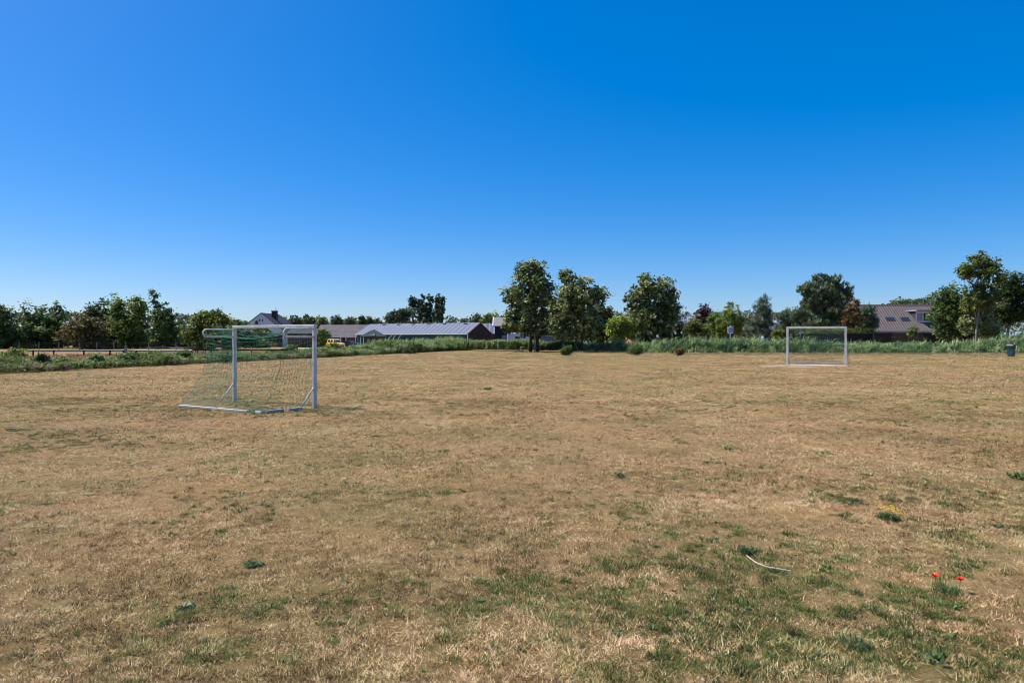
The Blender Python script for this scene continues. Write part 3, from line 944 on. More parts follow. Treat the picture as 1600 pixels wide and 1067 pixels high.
def tree(name, label, px, d, lobes_px, mat, seed, trunk_r=0.16, trunks=None, base_py=None, size=0.15, aspect=0.5, nl=6000, per=26, clump_r=0.42,
         bark='bark', group=None, cat='tree', branches=14, shell=0.42, up=0.85, tip_up=0.0, thick=0.85, top=None, tbase=0.5, outw=0.5, tclump=0.16):
    """lobes given as (column, row, half-width, half-height) at distance d, made round in depth."""
    g = np.random.default_rng(seed)
    x0 = gx(px, d)
    base = np.array((x0, d, 0.0))
    k_ = d / F
    lobes = []
    for (cx, cy, rx, ry) in lobes_px:
        lobes.append((gx(cx, d) - x0, g.normal(0, 0.12) * rx * k_, max(gz(cy, d), 0.3), rx * k_, rx * k_ * thick, ry * k_))
    t = thing(name, label, cat, tuple(base), 0.0, group)
    n = max(4, nl // per)
    P, u = clumps(lobes, n, g, shell)
    keep = P[:, 2] > 0.12
    P, u = P[keep], u[keep]
    V, Fq, tint = leaves_from_clumps(P, u, g, clump_r, per, size, aspect, up=up, tip_up=tip_up, tbase=tbase, outw=outw, tclump=tclump)
    V[:, 2] = np.maximum(V[:, 2], 0.02)
    np_mesh('crown', V, Fq, M[mat], t, tint)
    # trunk and limbs
    L_ = np.array(lobes)
    ctop = L_[np.argmax(L_[:, 2] + 0.3 * L_[:, 5])]
    cen = L_[:, :3].mean(0)
    mb = MB()
    for tx in (trunks or [px]):
        sx = gx(tx, d) - x0
        hz = ctop[2] * 0.92
        pts = [(sx, 0, -0.05), (sx + g.normal(0, 0.04), g.normal(0, 0.05), hz * 0.22), (lerp(sx, cen[0], 0.4), cen[1] * 0.4, hz * 0.5), (lerp(sx, ctop[0], 0.7), ctop[1] * 0.6, hz * 0.78), (ctop[0], ctop[1], hz)]
        mb.tube(pts, [trunk_r * 1.25, trunk_r, trunk_r * 0.75, trunk_r * 0.42, 0.02], 9)
        nb = branches // len(trunks or [px])
        for k in range(nb):
            tgt = P[g.integers(len(P))]
            q = g.uniform(0.28, 0.8)
            i = min(int(q * 4), 3); f = q * 4 - i
            a = np.array(pts[i]) * (1 - f) + np.array(pts[i + 1]) * f
            if tgt[2] < a[2] - 0.3: continue
            limb(mb, a, tgt, trunk_r * 0.36, 0.015, g, lift=0.06)
    mb.build('trunk', M[bark], t, smooth=True)
    return t

ROW = 'trees in the row behind the paddock'
tree('leafy_tree', 'dense dark green tree cut by the left picture edge', 2, 104, [(0, 508, 26, 30), (2, 537, 24, 11), (34, 538, 20, 10), (-22, 500, 26, 30), (8, 528, 26, 20), (4, 488, 12, 14)], 'leaf_green', 101, size=0.24, nl=7500, clump_r=0.6, group=ROW, tbase=0.42)
tree('leafy_tree', 'green tree with three pointed tops near the left edge', 60, 107, [(47, 498, 17, 26), (49, 537, 24, 11), (81, 538, 20, 10), (64, 497, 12, 24), (88, 497, 15, 24), (60, 522, 40, 20), (84, 520, 26, 20)], 'leaf_green', 102, size=0.24, nl=10500, clump_r=0.55, group=ROW, tbase=0.40)
tree('leafy_tree', 'bronze brown tinged tree leaning over the paddock edge', 128, 101, [(130, 506, 26, 16), (132, 537, 24, 11), (164, 538, 20, 10), (120, 520, 28, 18), (148, 514, 20, 16)], 'leaf_bronze', 103, size=0.22, nl=6800, clump_r=0.5, group=ROW)
tree('leafy_tree', 'dark green pointed tree right of the bronze tree', 157, 108, [(154, 488, 18, 22), (156, 537, 24, 11), (188, 538, 20, 10), (168, 510, 22, 26), (172, 528, 20, 18), (140, 500, 16, 16)], 'leaf_dark', 104, size=0.24, nl=8000, clump_r=0.55, group=ROW)
tree('leafy_tree', 'bright mid green round tree with twin tops in the left row', 203, 106, [(186, 482, 17, 20), (188, 537, 24, 11), (220, 538, 20, 10), (214, 484, 16, 21), (200, 505, 30, 24), (208, 526, 24, 18)], 'leaf_bright', 105, size=0.24, nl=10500, clump_r=0.55, group=ROW, tbase=0.42)
tree('leafy_tree', 'loose green tree with one thin bare stalk rising above it', 258, 104, [(251, 494, 19, 22), (253, 537, 24, 11), (285, 538, 20, 10), (266, 508, 22, 24), (258, 524, 26, 18), (244, 470, 5, 12), (238, 457, 4, 6), (246, 480, 5, 8)], 'leaf_green', 106, size=0.20, nl=8500, clump_r=0.42, group=ROW, tbase=0.45)
tree('leafy_tree', 'broad olive green tree left of the white goal', 322, 102, [(318, 505, 24, 20), (320, 537, 24, 11), (352, 538, 20, 10), (334, 498, 22, 16), (345, 515, 26, 20), (312, 524, 26, 16)], 'leaf_olive', 107, size=0.23, nl=10000, clump_r=0.5, group=ROW, tbase=0.42)
tree('leafy_tree', 'low green tree just left of the white gabled house', 368, 112, [(368, 508, 15, 10), (370, 537, 24, 11), (402, 538, 20, 10), (362, 524, 22, 14), (384, 526, 14, 12)], 'leaf_green', 108, size=0.22, nl=5200, clump_r=0.45, group=ROW, tbase=0.40)
tree('garden_shrub', 'leafy climber bush growing against the white gabled house', 407, 122, [(404, 514, 11, 9), (412, 522, 12, 10)], 'leaf_olive', 109, size=0.18, nl=2000, clump_r=0.35, branches=4, trunk_r=0.05, cat='shrub')
tree('garden_shrub', 'round green shrub between dark barn and long low building', 507, 118, [(505, 522, 11, 10), (510, 531, 12, 9)], 'leaf_bright', 110, size=0.18, nl=2400, clump_r=0.35, branches=4, trunk_r=0.05, cat='shrub', tbase=0.4)

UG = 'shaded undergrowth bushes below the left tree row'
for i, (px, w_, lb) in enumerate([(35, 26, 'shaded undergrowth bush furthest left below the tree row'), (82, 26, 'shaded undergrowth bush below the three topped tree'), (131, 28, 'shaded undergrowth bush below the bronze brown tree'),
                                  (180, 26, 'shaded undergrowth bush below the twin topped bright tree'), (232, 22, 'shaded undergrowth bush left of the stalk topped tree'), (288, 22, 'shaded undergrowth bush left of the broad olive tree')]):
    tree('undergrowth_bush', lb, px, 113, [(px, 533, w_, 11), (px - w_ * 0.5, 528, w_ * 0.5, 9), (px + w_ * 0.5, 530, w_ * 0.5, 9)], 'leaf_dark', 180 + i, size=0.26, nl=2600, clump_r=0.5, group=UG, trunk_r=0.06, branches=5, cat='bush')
# poplars and the trees around them
tree('leafy_tree', 'round dark green tree at the foot of the poplars', 622, 165, [(625, 494, 16, 11), (612, 498, 12, 9), (634, 489, 11, 10)], 'poplar', 120, size=0.30, nl=3800, clump_r=0.6, tbase=0.4)
PG = 'poplars rising behind the green barn'
pop = [('tall poplar standing leftmost in the poplar group', 645, 172, [(643, 470, 8, 9), (648, 474, 8, 12), (647, 490, 6, 14)]),
       ('slim short poplar second from left in the poplar group', 655, 176, [(655, 477, 5.5, 11), (656, 492, 5, 12)]),
       ('poplar with a broad top third in the poplar group', 660, 170, [(660, 466, 5, 7), (661, 480, 6, 12), (668, 493, 7, 10)]),
       ('tallest poplar in the middle of the poplar group', 673, 170, [(673, 467, 7, 9), (671, 484, 8, 14), (676, 496, 9, 9)]),
       ('loose poplar right of the tallest one', 684, 173, [(684, 470, 5, 11), (683, 488, 5, 13)]),
       ('rightmost poplar with a narrow twisted crown', 692, 171, [(692, 470, 4, 8), (691, 482, 5, 9), (688, 496, 5, 9)])]
for i, (lb, px, d, lob) in enumerate(pop):
    tree('poplar_tree', lb, px, d, lob, 'poplar', 130 + i, size=0.26, nl=1700, clump_r=0.30, trunk_r=0.22, group=PG, branches=12, up=0.4, per=22, tbase=0.42)

# far trees above the roofs
FG = 'distant trees above the farm roofs'
far = [('distant rounded yellow green tree right of the goal', 502, 215, [(502, 500, 9, 7)], 'leaf_olive'),
       ('distant dark conifer above the long low roof, left', 524, 220, [(524, 501, 7, 7), (530, 503, 6, 4)], 'needle'),
       ('distant pair of dark treetops above the long low roof', 547, 225, [(544, 501, 5, 6), (551, 501, 6, 6)], 'needle'),
       ('distant pale green pointed treetop right of the dark pair', 566, 225, [(566, 501, 6, 7)], 'far_leaf'),
       ('distant pale green treetop at the left end of the barn roof', 577, 228, [(577, 501, 5, 7)], 'far_leaf'),
       ('distant dark treetop just above the barn ridge', 588, 228, [(588, 503, 6, 5), (594, 505, 6, 3)], 'needle'),
       ('distant grey green treetop right of the white house chimney', 462, 210, [(460, 500, 12, 6), (475, 500, 9, 5)], 'far_leaf'),
       ('distant thin spiky treetop over the crossbar', 479, 212, [(479, 497, 3, 6), (486, 501, 7, 5)], 'needle'),
       ('distant green tree left of the red roofed house', 426, 205, [(426, 502, 7, 5), (440, 499, 7, 4)], 'leaf_olive'),
       ('distant small pointed pine behind the black barn', 746, 205, [(746, 498, 7, 7)], 'needle'),
       ('bright green tree behind the black barn', 768, 190, [(767, 496, 11, 8), (758, 500, 8, 5)], 'leaf_bright'),
       ('distant green tree between black barn and big tree', 788, 195, [(786, 499, 10, 7)], 'leaf_green')]
for i, (lb, px, d, lob, mt) in enumerate(far):
    lob = lob + [(lob[0][0], lob[0][1] + 12, lob[0][2] * 1.1, 10)]
    tree('distant_tree', lb, px, d, lob, mt, 150 + i, size=0.38, nl=1500, clump_r=0.6, trunk_r=0.15, group=FG, branches=4, per=16, tbase=0.45)

# the big trees at the end of the field
BG = 'big trees at the far end of the field'
tree('large_tree', 'tallest big tree on two dark stems, left of three', 836, 82.6, [(828, 432, 24, 24), (806, 462, 20, 20), (844, 452, 24, 26), (812, 496, 26, 20), (848, 494, 24, 30), (838, 417, 15, 10), (795, 508, 12, 8), (826, 470, 26, 26), (846, 520, 16, 10), (820, 516, 18, 10)], 'leaf_big', 201, trunks=[829, 840], trunk_r=0.165, size=0.21, aspect=0.5, nl=13500, clump_r=0.42, per=28, branches=30, group=BG, tclump=0.24)
tree('large_tree', 'big tree with pale leaves and several stems, centre of three', 900, 80.2, [(886, 432, 13, 10), (902, 456, 32, 24), (878, 484, 24, 26), (914, 482, 28, 28), (937, 462, 13, 13), (888, 508, 32, 16), (872, 510, 15, 12), (925, 505, 20, 16), (885, 523, 22, 8), (918, 522, 14, 8)], 'leaf_big', 202, trunks=[881, 900, 909], trunk_r=0.125, size=0.21, aspect=0.5, nl=14000, clump_r=0.42, per=28, branches=30, group=BG, tclump=0.24, tbase=0.55)
tree('large_tree', 'dark shaded tree wedged behind the centre big tree', 942, 91, [(940, 496, 17, 22), (935, 518, 18, 18), (950, 510, 14, 20)], 'leaf_dark', 203, trunk_r=0.2, size=0.22, nl=6000, clump_r=0.5, group=BG)
tree('large_tree', 'rounded big tree on a single stem, right of three', 1022, 84, [(1020, 450, 30, 20), (996, 470, 20, 20), (1044, 462, 17, 18), (1030, 484, 32, 22), (1012, 500, 32, 18), (1050, 492, 18, 22), (1010, 436, 12, 7), (1036, 510, 26, 14)], 'leaf_big', 204, trunks=[1022], trunk_r=0.24, size=0.21, aspect=0.48, nl=14500, clump_r=0.43, per=28, branches=24, group=BG, tclump=0.24)
tree('garden_shrub', 'yellow green leafy bush left of the rounded big tree', 974, 83, [(972, 508, 18, 16), (985, 516, 18, 16), (965, 528, 16, 14), (955, 512, 8, 14)], 'leaf_lime', 205, trunk_r=0.07, size=0.15, nl=5200, clump_r=0.36, cat='bush', tbase=0.52)
tree('garden_shrub', 'shaded green bush under the rounded big tree', 1010, 85, [(1005, 530, 22, 14), (1040, 528, 26, 14), (1062, 522, 14, 16)], 'leaf_green', 206, trunk_r=0.06, size=0.16, nl=4500, clump_r=0.4, cat='bush', tbase=0.36)

tree('garden_shrub', 'shaded shrub behind the blue van and the big tree stems', 868, 112, [(852, 528, 16, 10), (876, 524, 18, 12), (898, 528, 16, 12)], 'leaf_dark', 207, trunk_r=0.06, size=0.2, nl=3000, clump_r=0.45, cat='bush')
tree('garden_shrub', 'shaded shrub behind the covered trailer', 940, 108, [(922, 532, 14, 10), (946, 526, 18, 14), (965, 530, 16, 12)], 'leaf_dark', 208, trunk_r=0.06, size=0.2, nl=3000, clump_r=0.45, cat='bush')
# gardens right of the big trees
GG = 'garden trees behind the reeds'
tree('garden_tree', 'purple leaved tree among the green garden trees', 1101, 102, [(1100, 492, 11, 15), (1108, 502, 10, 12), (1094, 505, 9, 10)], 'leaf_purple', 210, size=0.19, nl=3200, clump_r=0.4, group=GG)
tree('garden_tree', 'bushy green tree with yellowing leaves beside white house', 1083, 94, [(1082, 512, 16, 14), (1092, 522, 20, 16), (1074, 524, 12, 14)], 'leaf_olive', 211, size=0.17, nl=4200, clump_r=0.4, group=GG, tbase=0.42)
tree('garden_tree', 'lime green garden tree with a pointed top', 1142, 97, [(1142, 492, 13, 18), (1135, 505, 16, 14), (1150, 508, 14, 14)], 'leaf_lime', 212, size=0.18, nl=4200, clump_r=0.4, group=GG, tbase=0.36)
tree('garden_tree', 'mid green garden tree between purple and lime trees', 1120, 99, [(1120, 503, 15, 15), (1115, 518, 18, 16), (1130, 526, 16, 12)], 'leaf_bright', 213, size=0.18, nl=4200, clump_r=0.4, group=GG, tbase=0.38)
tree('garden_tree', 'shaded green tree behind the white sign board', 1150, 101, [(1148, 522, 22, 16), (1162, 506, 14, 18), (1168, 522, 14, 16)], 'leaf_green', 214, size=0.19, nl=4500, clump_r=0.42, group=GG, tbase=0.36)
tree('pine_tree', 'small cone shaped grey green pine', 1190, 93, [(1193, 473, 10, 12), (1190, 487, 15, 12), (1188, 502, 20, 13), (1184, 518, 23, 12), (1196, 524, 18, 12)], 'needle_blue', 215, size=0.26, aspect=0.14, nl=12000, clump_r=0.32, per=30, group=GG, tip_up=0.45, up=0.1, branches=20)
tree('pine_tree', 'spreading low pine between the small and large pine', 1228, 104, [(1228, 495, 15, 12), (1240, 508, 20, 12), (1222, 510, 14, 12), (1236, 526, 20, 11)], 'needle_blue', 216, size=0.28, aspect=0.15, nl=7000, clump_r=0.36, per=28, group=GG, tip_up=0.4, up=0.1)
tree('pine_tree', 'dark green pine boughs left of the large pine trunk', 1258, 99, [(1256, 498, 16, 9), (1262, 511, 24, 8), (1246, 490, 11, 9)], 'needle', 217, size=0.28, aspect=0.15, nl=6000, clump_r=0.36, per=28, group=GG, tip_up=0.4, up=0.1)
tree('pine_tree', 'large broad pine behind the far goal', 1297, 95, [(1284, 437, 11, 12), (1303, 442, 15, 14), (1262, 453, 14, 14), (1290, 460, 28, 20), (1318, 460, 16, 16), (1300, 482, 30, 18), (1270, 474, 20, 16), (1312, 498, 22, 12), (1288, 502, 24, 10)], 'needle', 218, size=0.30, aspect=0.15, nl=25000, clump_r=0.30, per=36, trunk_r=0.28, group=GG, tip_up=0.5, up=0.1, branches=34)
tree('withered_tree', 'half withered brown tree right of the large pine', 1333, 90, [(1334, 480, 9, 16), (1338, 496, 14, 12), (1326, 502, 11, 10), (1322, 488, 5, 7)], 'leaf_brown', 219, size=0.15, nl=3000, clump_r=0.34, per=18, group=GG, branches=22)
tree('pine_tree', 'rounded green pine touching the tiled house roof', 1355, 92, [(1354, 492, 13, 16), (1360, 504, 13, 11), (1347, 510, 12, 8)], 'needle_blue', 220, size=0.27, aspect=0.15, nl=5500, clump_r=0.33, per=28, group=GG, tip_up=0.4, up=0.1)
tree('garden_shrub', 'small green shrub poking above the woven fence', 1428, 82, [(1428, 516, 8, 5), (1425, 524, 7, 8)], 'leaf_green', 221, size=0.12, nl=900, clump_r=0.25, branches=3, trunk_r=0.04, cat='shrub')
tree('garden_shrub', 'olive shrub with yellow edge left of the far goal', 1222, 88, [(1222, 527, 13, 8), (1216, 521, 9, 7)], 'leaf_olive', 222, size=0.15, nl=1800, clump_r=0.32, branches=4, trunk_r=0.05, cat='shrub')
tree('garden_shrub', 'brownish bramble bush rising over the reeds', 1164, 80, [(1162, 533, 10, 6), (1172, 535, 8, 5)], 'leaf_bronze', 223, size=0.13, nl=1300, clump_r=0.3, branches=4, trunk_r=0.04, cat='shrub')

# trees at the right edge
RG = 'trees at the right edge beside the tiled house'
tree('leafy_tree', 'dense rounded green tree covering the right end of house', 1482, 84, [(1482, 468, 22, 24), (1476, 495, 22, 22), (1497, 492, 18, 28), (1485, 518, 22, 12)], 'leaf_green', 230, size=0.18, nl=9500, clump_r=0.44, group=RG, tbase=0.5, trunk_r=0.18)
tree('leafy_tree', 'slender tall tree with visible pale trunk and open crown', 1526, 80, [(1528, 408, 20, 14), (1550, 414, 20, 14), (1508, 424, 16, 12), (1535, 428, 30, 14), (1562, 430, 12, 12), (1530, 450, 22, 16), (1526, 470, 22, 18), (1545, 462, 18, 16)], 'leaf_olive', 231, size=0.17, nl=7200, clump_r=0.33, per=24, trunk_r=0.11, bark='bark_pale', group=RG, branches=30, tbase=0.36)
tree('leafy_tree', 'pale green bushy tree around the slender trunk', 1524, 81.5, [(1520, 480, 16, 20), (1540, 482, 16, 24), (1530, 505, 24, 16), (1510, 508, 12, 14), (1545, 515, 16, 12)], 'leaf_big', 232, size=0.18, nl=7500, clump_r=0.42, per=20, group=RG, tbase=0.66, trunk_r=0.1)
tree('leafy_tree', 'dark green tree at the right edge of the picture', 1574, 87, [(1576, 452, 22, 26), (1592, 450, 18, 26), (1570, 480, 24, 22), (1590, 485, 24, 20), (1612, 460, 24, 34), (1566, 500, 16, 10)], 'leaf_dark', 233, size=0.20, nl=12000, clump_r=0.46, per=22, group=RG, tbase=0.5, trunks=[1573, 1574], bark='bark_pale', trunk_r=0.13)

tree('garden_shrub', 'bright green scrub climbing behind the litter bin', 1588, 80, [(1586, 533, 18, 9), (1604, 526, 18, 13), (1572, 538, 12, 8)], 'leaf_bright', 234, trunk_r=0.04, size=0.13, nl=2600, clump_r=0.3, cat='bush')
tree('garden_shrub', 'shaded bush between the slender trunk and dark tree', 1550, 92, [(1545, 527, 18, 9), (1562, 530, 14, 8)], 'leaf_dark', 235, trunk_r=0.04, size=0.16, nl=1800, clump_r=0.34, cat='bush')
# far woods as one mass
g = np.random.default_rng(77)
Ps = []; us = []
for px in np.arange(-160, 1800, 5.0):
    d = g.uniform(235, 300)
    topy = np.interp(px, [-200, 285, 345, 380, 440, 600, 700, 800, 1000, 1360, 1400, 1460, 1500, 1800], [492, 493, 498, 503, 503, 506, 498, 499, 489, 490, 471, 467, 472, 485]) + g.normal(0, 1.4)
    zt = gz(topy, d)
    for k in range(34 if 1340 < px < 1500 else 16):
        r = g.uniform(0.6, 1.6)
        Ps.append((gx(px, d) + g.normal(0, 0.9), d + g.normal(0, 1.5), zt * (1 - 0.75 * g.random() ** 1.5))); us.append(g.normal(0, 1, 3) + np.array([0, -0.4, 0.4]))
Ps = np.array(Ps); us = np.array(us); us /= np.linalg.norm(us, axis=1, keepdims=True)
V, Fq, tint = leaves_from_clumps(Ps, us, g, 0.9, 9, 0.48, 0.55, up=0.5, tbase=0.45)
tag(np_mesh('far_woods', V, Fq, M['far_leaf'], attr=tint), 'low belt of far woods along the skyline', 'woods', kind='stuff')

# round shrubs on the field edge
def shrub(label, px, py, d, rpx, hpx, mat, seed, n=2600, size=0.07):
    k_ = d / F
    tree('round_shrub', label, px, d, [(px, py - hpx * 0.20, rpx * 0.85, hpx * 0.20), (px, py - hpx * 0.45, rpx, hpx * 0.42), (px + rpx * 0.25, py - hpx * 0.68, rpx * 0.7, hpx * 0.3), (px - rpx * 0.35, py - hpx * 0.35, rpx * 0.65, hpx * 0.32)], mat, seed, size=size, nl=n, clump_r=0.17, per=18,
         trunk_r=0.035, branches=8, cat='shrub', group='round shrubs at the field edge', tbase=0.42, thick=1.0)
shrub('green round shrub in front of the centre big tree', 885, 555.5, 66, 10, 17, 'leaf_green', 301, 3400)
shrub('green round shrub in front of the rounded big tree', 993, 554.5, 68, 12, 17, 'leaf_green', 302, 3600)
shrub('withered brown round shrub, the rightmost of three', 1062, 556, 65, 6, 13, 'leaf_brown', 303, 1600)

# heaps of dry cuttings under the big trees
def heap(label, px, py, wpx, hpx, seed):
    g = np.random.default_rng(seed)
    d = gd(py); k_ = d / F
    t = thing('cuttings_heap', label, 'heap', (gx(px, d), d, 0), 0, 'heaps of dry cuttings at the field edge')
    n = 1500
    a = g.random(n) * 2 * pi; r = np.sqrt(g.random(n))
    x = r * np.cos(a) * wpx * k_ * 0.5; y = r * np.sin(a) * wpx * k_ * 0.35
    z = np.maximum(0.02, (1 - r ** 2) * hpx * k_ * (0.4 + 0.6 * vnoise(x, y, 0.6, seed)))
    P = np.stack([x, y, z], 1)
    ax = g.normal(0, 1, (n, 3)) * (1, 1, 0.35); ax /= np.linalg.norm(ax, axis=1, keepdims=True)
    sd = np.cross(ax, g.normal(0, 1, (n, 3))); sd /= np.linalg.norm(sd, axis=1, keepdims=True)
    V, Fq = leaf_quads(P, ax * 0.14, sd * 0.03, None)
    V[:, 2] = np.maximum(V[:, 2], 0.012)
    np_mesh('straw', V, Fq, M['drystalk'], t, np.clip(g.normal(0.55, 0.25, n), 0, 1))
heap('pale heap of dry cuttings left of the tallest big tree', 813, 550.5, 26, 5, 1)
heap('low heap of dry cuttings at the foot of the centre big tree', 906, 551, 26, 3, 2)

# ------------------------------------------------------------------ reeds and ditch plants
def ribbon_plants(x, y, h, g, nleaf, leaf_len, wid, wind=0.35, tbase=0.5, tpatch=None):
    """stalks with arching blades blown towards +x; returns mesh arrays."""
    n = len(x)
    idx = np.repeat(np.arange(n), nleaf)
    N_ = len(idx)
    s = 0.12 + 0.88 * g.random(N_)
    hh = h[idx]
    base = np.stack([x[idx] + wind * 0.28 * hh * s ** 2, y[idx], hh * s * 0.8], 1)
    az = g.normal(0, 1.15, N_)                        # mostly downwind
    ln = leaf_len * hh * (0.5 + 0.6 * g.random(N_))
    el = g.normal(1.05, 0.28, N_)
    d1 = np.stack([np.cos(az) * np.cos(el), np.sin(az) * np.cos(el), np.sin(el)], 1)
    el2 = el - 0.5 - 0.6 * g.random(N_)
    d2 = np.stack([np.cos(az) * np.cos(el2), np.sin(az) * np.cos(el2), np.sin(el2)], 1)
    p1 = base + d1 * (ln * 0.5)[:, None]
    p2 = p1 + d2 * (ln * 0.5)[:, None]
    sd = np.stack([-np.sin(az), np.cos(az), g.normal(0, 0.5, N_)], 1)
    sd /= np.linalg.norm(sd, axis=1, keepdims=True)
    w = (wid * (0.7 + 0.6 * g.random(N_)))[:, None]
    V = np.empty((N_ * 6, 3))
    V[0::6] = base - sd * w * 0.35; V[1::6] = base + sd * w * 0.35
    V[2::6] = p1 - sd * w * 0.5; V[3::6] = p1 + sd * w * 0.5
    V[4::6] = p2 - sd * w * 0.08; V[5::6] = p2 + sd * w * 0.08
    V[:, 2] = np.maximum(V[:, 2], 0.0)
    b0 = np.arange(N_) * 6
    Fq = np.concatenate([np.stack([b0, b0 + 1, b0 + 3, b0 + 2], 1), np.stack([b0 + 2, b0 + 3, b0 + 5, b0 + 4], 1)])
    tn = tbase + g.normal(0, 0.16, n)[idx] + g.normal(0, 0.16, N_)
    if tpatch is not None: tn = tn + tpatch[idx]
    return V, Fq, np.clip(np.concatenate([tn, tn]), 0, 1)

g = np.random.default_rng(31)
# right-hand reed bed along the far edge
n = 8600
x = g.uniform(6, 72, n); off = -0.15 + 3.4 * g.random(n) ** 1.2
y = far_y(x) + off
h = (0.40 + 1.30 * np.clip((off + 0.1) / 1.5, 0, 1)) * (0.70 + 0.35 * fbm(x, y, 2.4, 5, 3) + 0.35 * vnoise(x, y, 0.6, 6)) * np.exp(g.normal(0, 0.12, n))
h = h * np.interp(x, [6, 12, 17, 22], [0.55, 0.75, 0.9, 1.0])
h *= 0.84
h *= np.interp(x, [17, 29, 34, 38, 40, 47, 51, 55], [1.0, 1.0, 0.9, 0.76, 0.70, 0.74, 0.95, 1.25])
V, Fq, tn = ribbon_plants(x, y, h, g, 8, 0.55, 0.055, 0.55, 0.50, 1.1 * (vnoise(x, y, 0.55, 8) - 0.5))
tag(np_mesh('reed_bed', V, Fq, M['reed_blue'], attr=tn), 'grey green reed bed bent by the wind along the far edge', 'reeds', kind='stuff')
# mid and left reeds behind the ditch edge
def along(n, y0, y1, w0, w1):
    y = y0 + (y1 - y0) * g.random(n)
    o_ = w0 + (w1 - w0) * g.random(n)
    return edge_x(y) - o_ * 0.96, y + o_ * 0.28, o_, y
x, y, o_, yy = along(7500, 57, 98, 0.3, 5.0)
k = (x < 8)
hmax = np.interp(yy, [57, 66, 71, 76, 98], [0.30, 0.42, 0.75, 1.15, 1.35])
h = hmax * (0.55 + 0.5 * np.clip(o_ / 2.5, 0, 1)) * (0.75 + 0.5 * fbm(x, y, 2.0, 15, 3))
h *= 0.8 + 0.4 * vnoise(x, y, 0.7, 77)
V, Fq, tn = ribbon_plants(x, y, h, g, 8, 0.55, 0.065, 0.45, 0.46, 1.0 * (vnoise(x, y, 0.6, 18) - 0.5))
x2 = g.uniform(-8, 8, 2600); y2 = far_y(x2) + 0.8 + 3.2 * g.random(2600)
h2 = 1.25 * (0.7 + 0.5 * fbm(x2, y2, 2.0, 15, 3))
V2, F2, tn2 = ribbon_plants(x2, y2, h2, g, 9, 0.55, 0.085, 0.35, 0.46, 0.5 * (fbm(x2, y2, 1.6, 18) - 0.5))
tag(np_mesh('ditch_reeds', np.concatenate([V, V2]), np.concatenate([Fq, F2 + len(V)]), M['reed'], attr=np.concatenate([tn, tn2])), 'bright green reeds along the ditch below the barn', 'reeds', kind='stuff')
# left ditch weeds, low, near
x, y, o_, yy = along(6500, 26, 66, 0.2, 3.6)
h = (0.24 + 0.80 * fbm(x, y, 1.8, 25, 3) ** 1.4) * np.interp(o_, [0.2, 1.0, 3.6], [0.65, 1.0, 1.1])
V, Fq, tn = ribbon_plants(x, y, h, g, 10, 0.55, 0.045, 0.2, 0.42, 0.8 * (fbm(x, y, 1.4, 28) - 0.5))
tag(np_mesh('ditch_weeds', V, Fq, M['weedy'], attr=tn), 'green weeds and rough grass along the left ditch', 'weeds', kind='stuff')
# dry stalks in the ditch and along the reed foot, rough meadow grass behind the ditch
x, y, o_, yy = along(4200, 28, 80, 0.0, 4.5)
k = fbm(x, y, 2.2, 35, 3) > 0.5
x, y = x[k], y[k]
h = 0.18 + 0.25 * g.random(len(x))
V, Fq, tn = ribbon_plants(x, y, h, g, 8, 0.9, 0.04, 0.2, 0.6)
x2 = g.uniform(4, 70, 2600); y2 = far_y(x2) + g.normal(-0.45, 0.22, 2600)
V2, F2, tn2 = ribbon_plants(x2, y2, 0.03 + 0.06 * g.random(2600), g, 7, 1.6, 0.06, 0.2, 0.85)
x3, y3, o3, yy3 = along(7000, 30, 70, 3.2, 22)
V3, F3, tn3 = ribbon_plants(x3, y3, 0.16 + 0.22 * fbm(x3, y3, 1.5, 66, 3), g, 5, 0.8, 0.05, 0.15, 0.5)
tag(np_mesh('dry_stalks', np.concatenate([V, V2, V3]), np.concatenate([Fq, F2 + len(V), F3 + len(V) + len(V2)]), M['drystalk'], attr=np.concatenate([tn, tn2, tn3])), 'dead straw stalks along the ditch and the reed foot', 'grass', kind='stuff')

# bushes standing in the ditch, countable dark clumps
DG = 'dark bushes growing along the left ditch'
ditch = [(63, 574, 8, 22, 'leaf_dark', 'dark narrow bush sticking up left in the ditch'),
         (92, 572, 12, 13, 'weedy', 'olive green low bush in the ditch near left edge'),
         (150, 570, 12, 17, 'weedy', 'green bush in the ditch below the paddock rail, left'),
         (197, 567, 13, 15, 'leaf_green', 'dark green bush in the ditch left of the goal'),
         (236, 564, 16, 14, 'weedy', 'grey green bush in the ditch under the rail post'),
         (284, 563, 14, 18, 'leaf_green', 'leafy bush in the ditch next to the rusty trough'),
         (20, 560, 26, 16, 'leaf_olive', 'broad olive bush hiding the left end of the rail'),
         (352, 562, 12, 11, 'weedy', 'low green bush in the ditch seen left of goal post'),
         (452, 556, 16, 21, 'leaf_olive', 'olive bush seen through the goal net'),
         (520, 552, 14, 20, 'weedy', 'green bush right of the goal post below yellow car'),
         (600, 550, 22, 18, 'leaf_green', 'broad dark bush below the garden pavilion'),
         (648, 552, 20, 17, 'leaf_dark', 'dark bush in the ditch below the white barrel')]
for i, (px, py, rp, hp, mt, lb) in enumerate(ditch):
    d = gd(py + 5) if px < 400 else gd(py + 2)
    d = min(d, 75)
    tree('ditch_bush', lb, px, d, [(px, py - hp * 0.4, rp * 0.8, hp * 0.4), (px + rp * 0.3, py - hp * 0.6, rp * 0.5, hp * 0.35), (px - rp * 0.4, py - hp * 0.3, rp * 0.5, hp * 0.3)], mt, 400 + i, size=0.085, nl=1900, clump_r=0.16, per=14,
         trunk_r=0.03, branches=7, cat='bush', group=DG, tbase=0.46, thick=0.9)

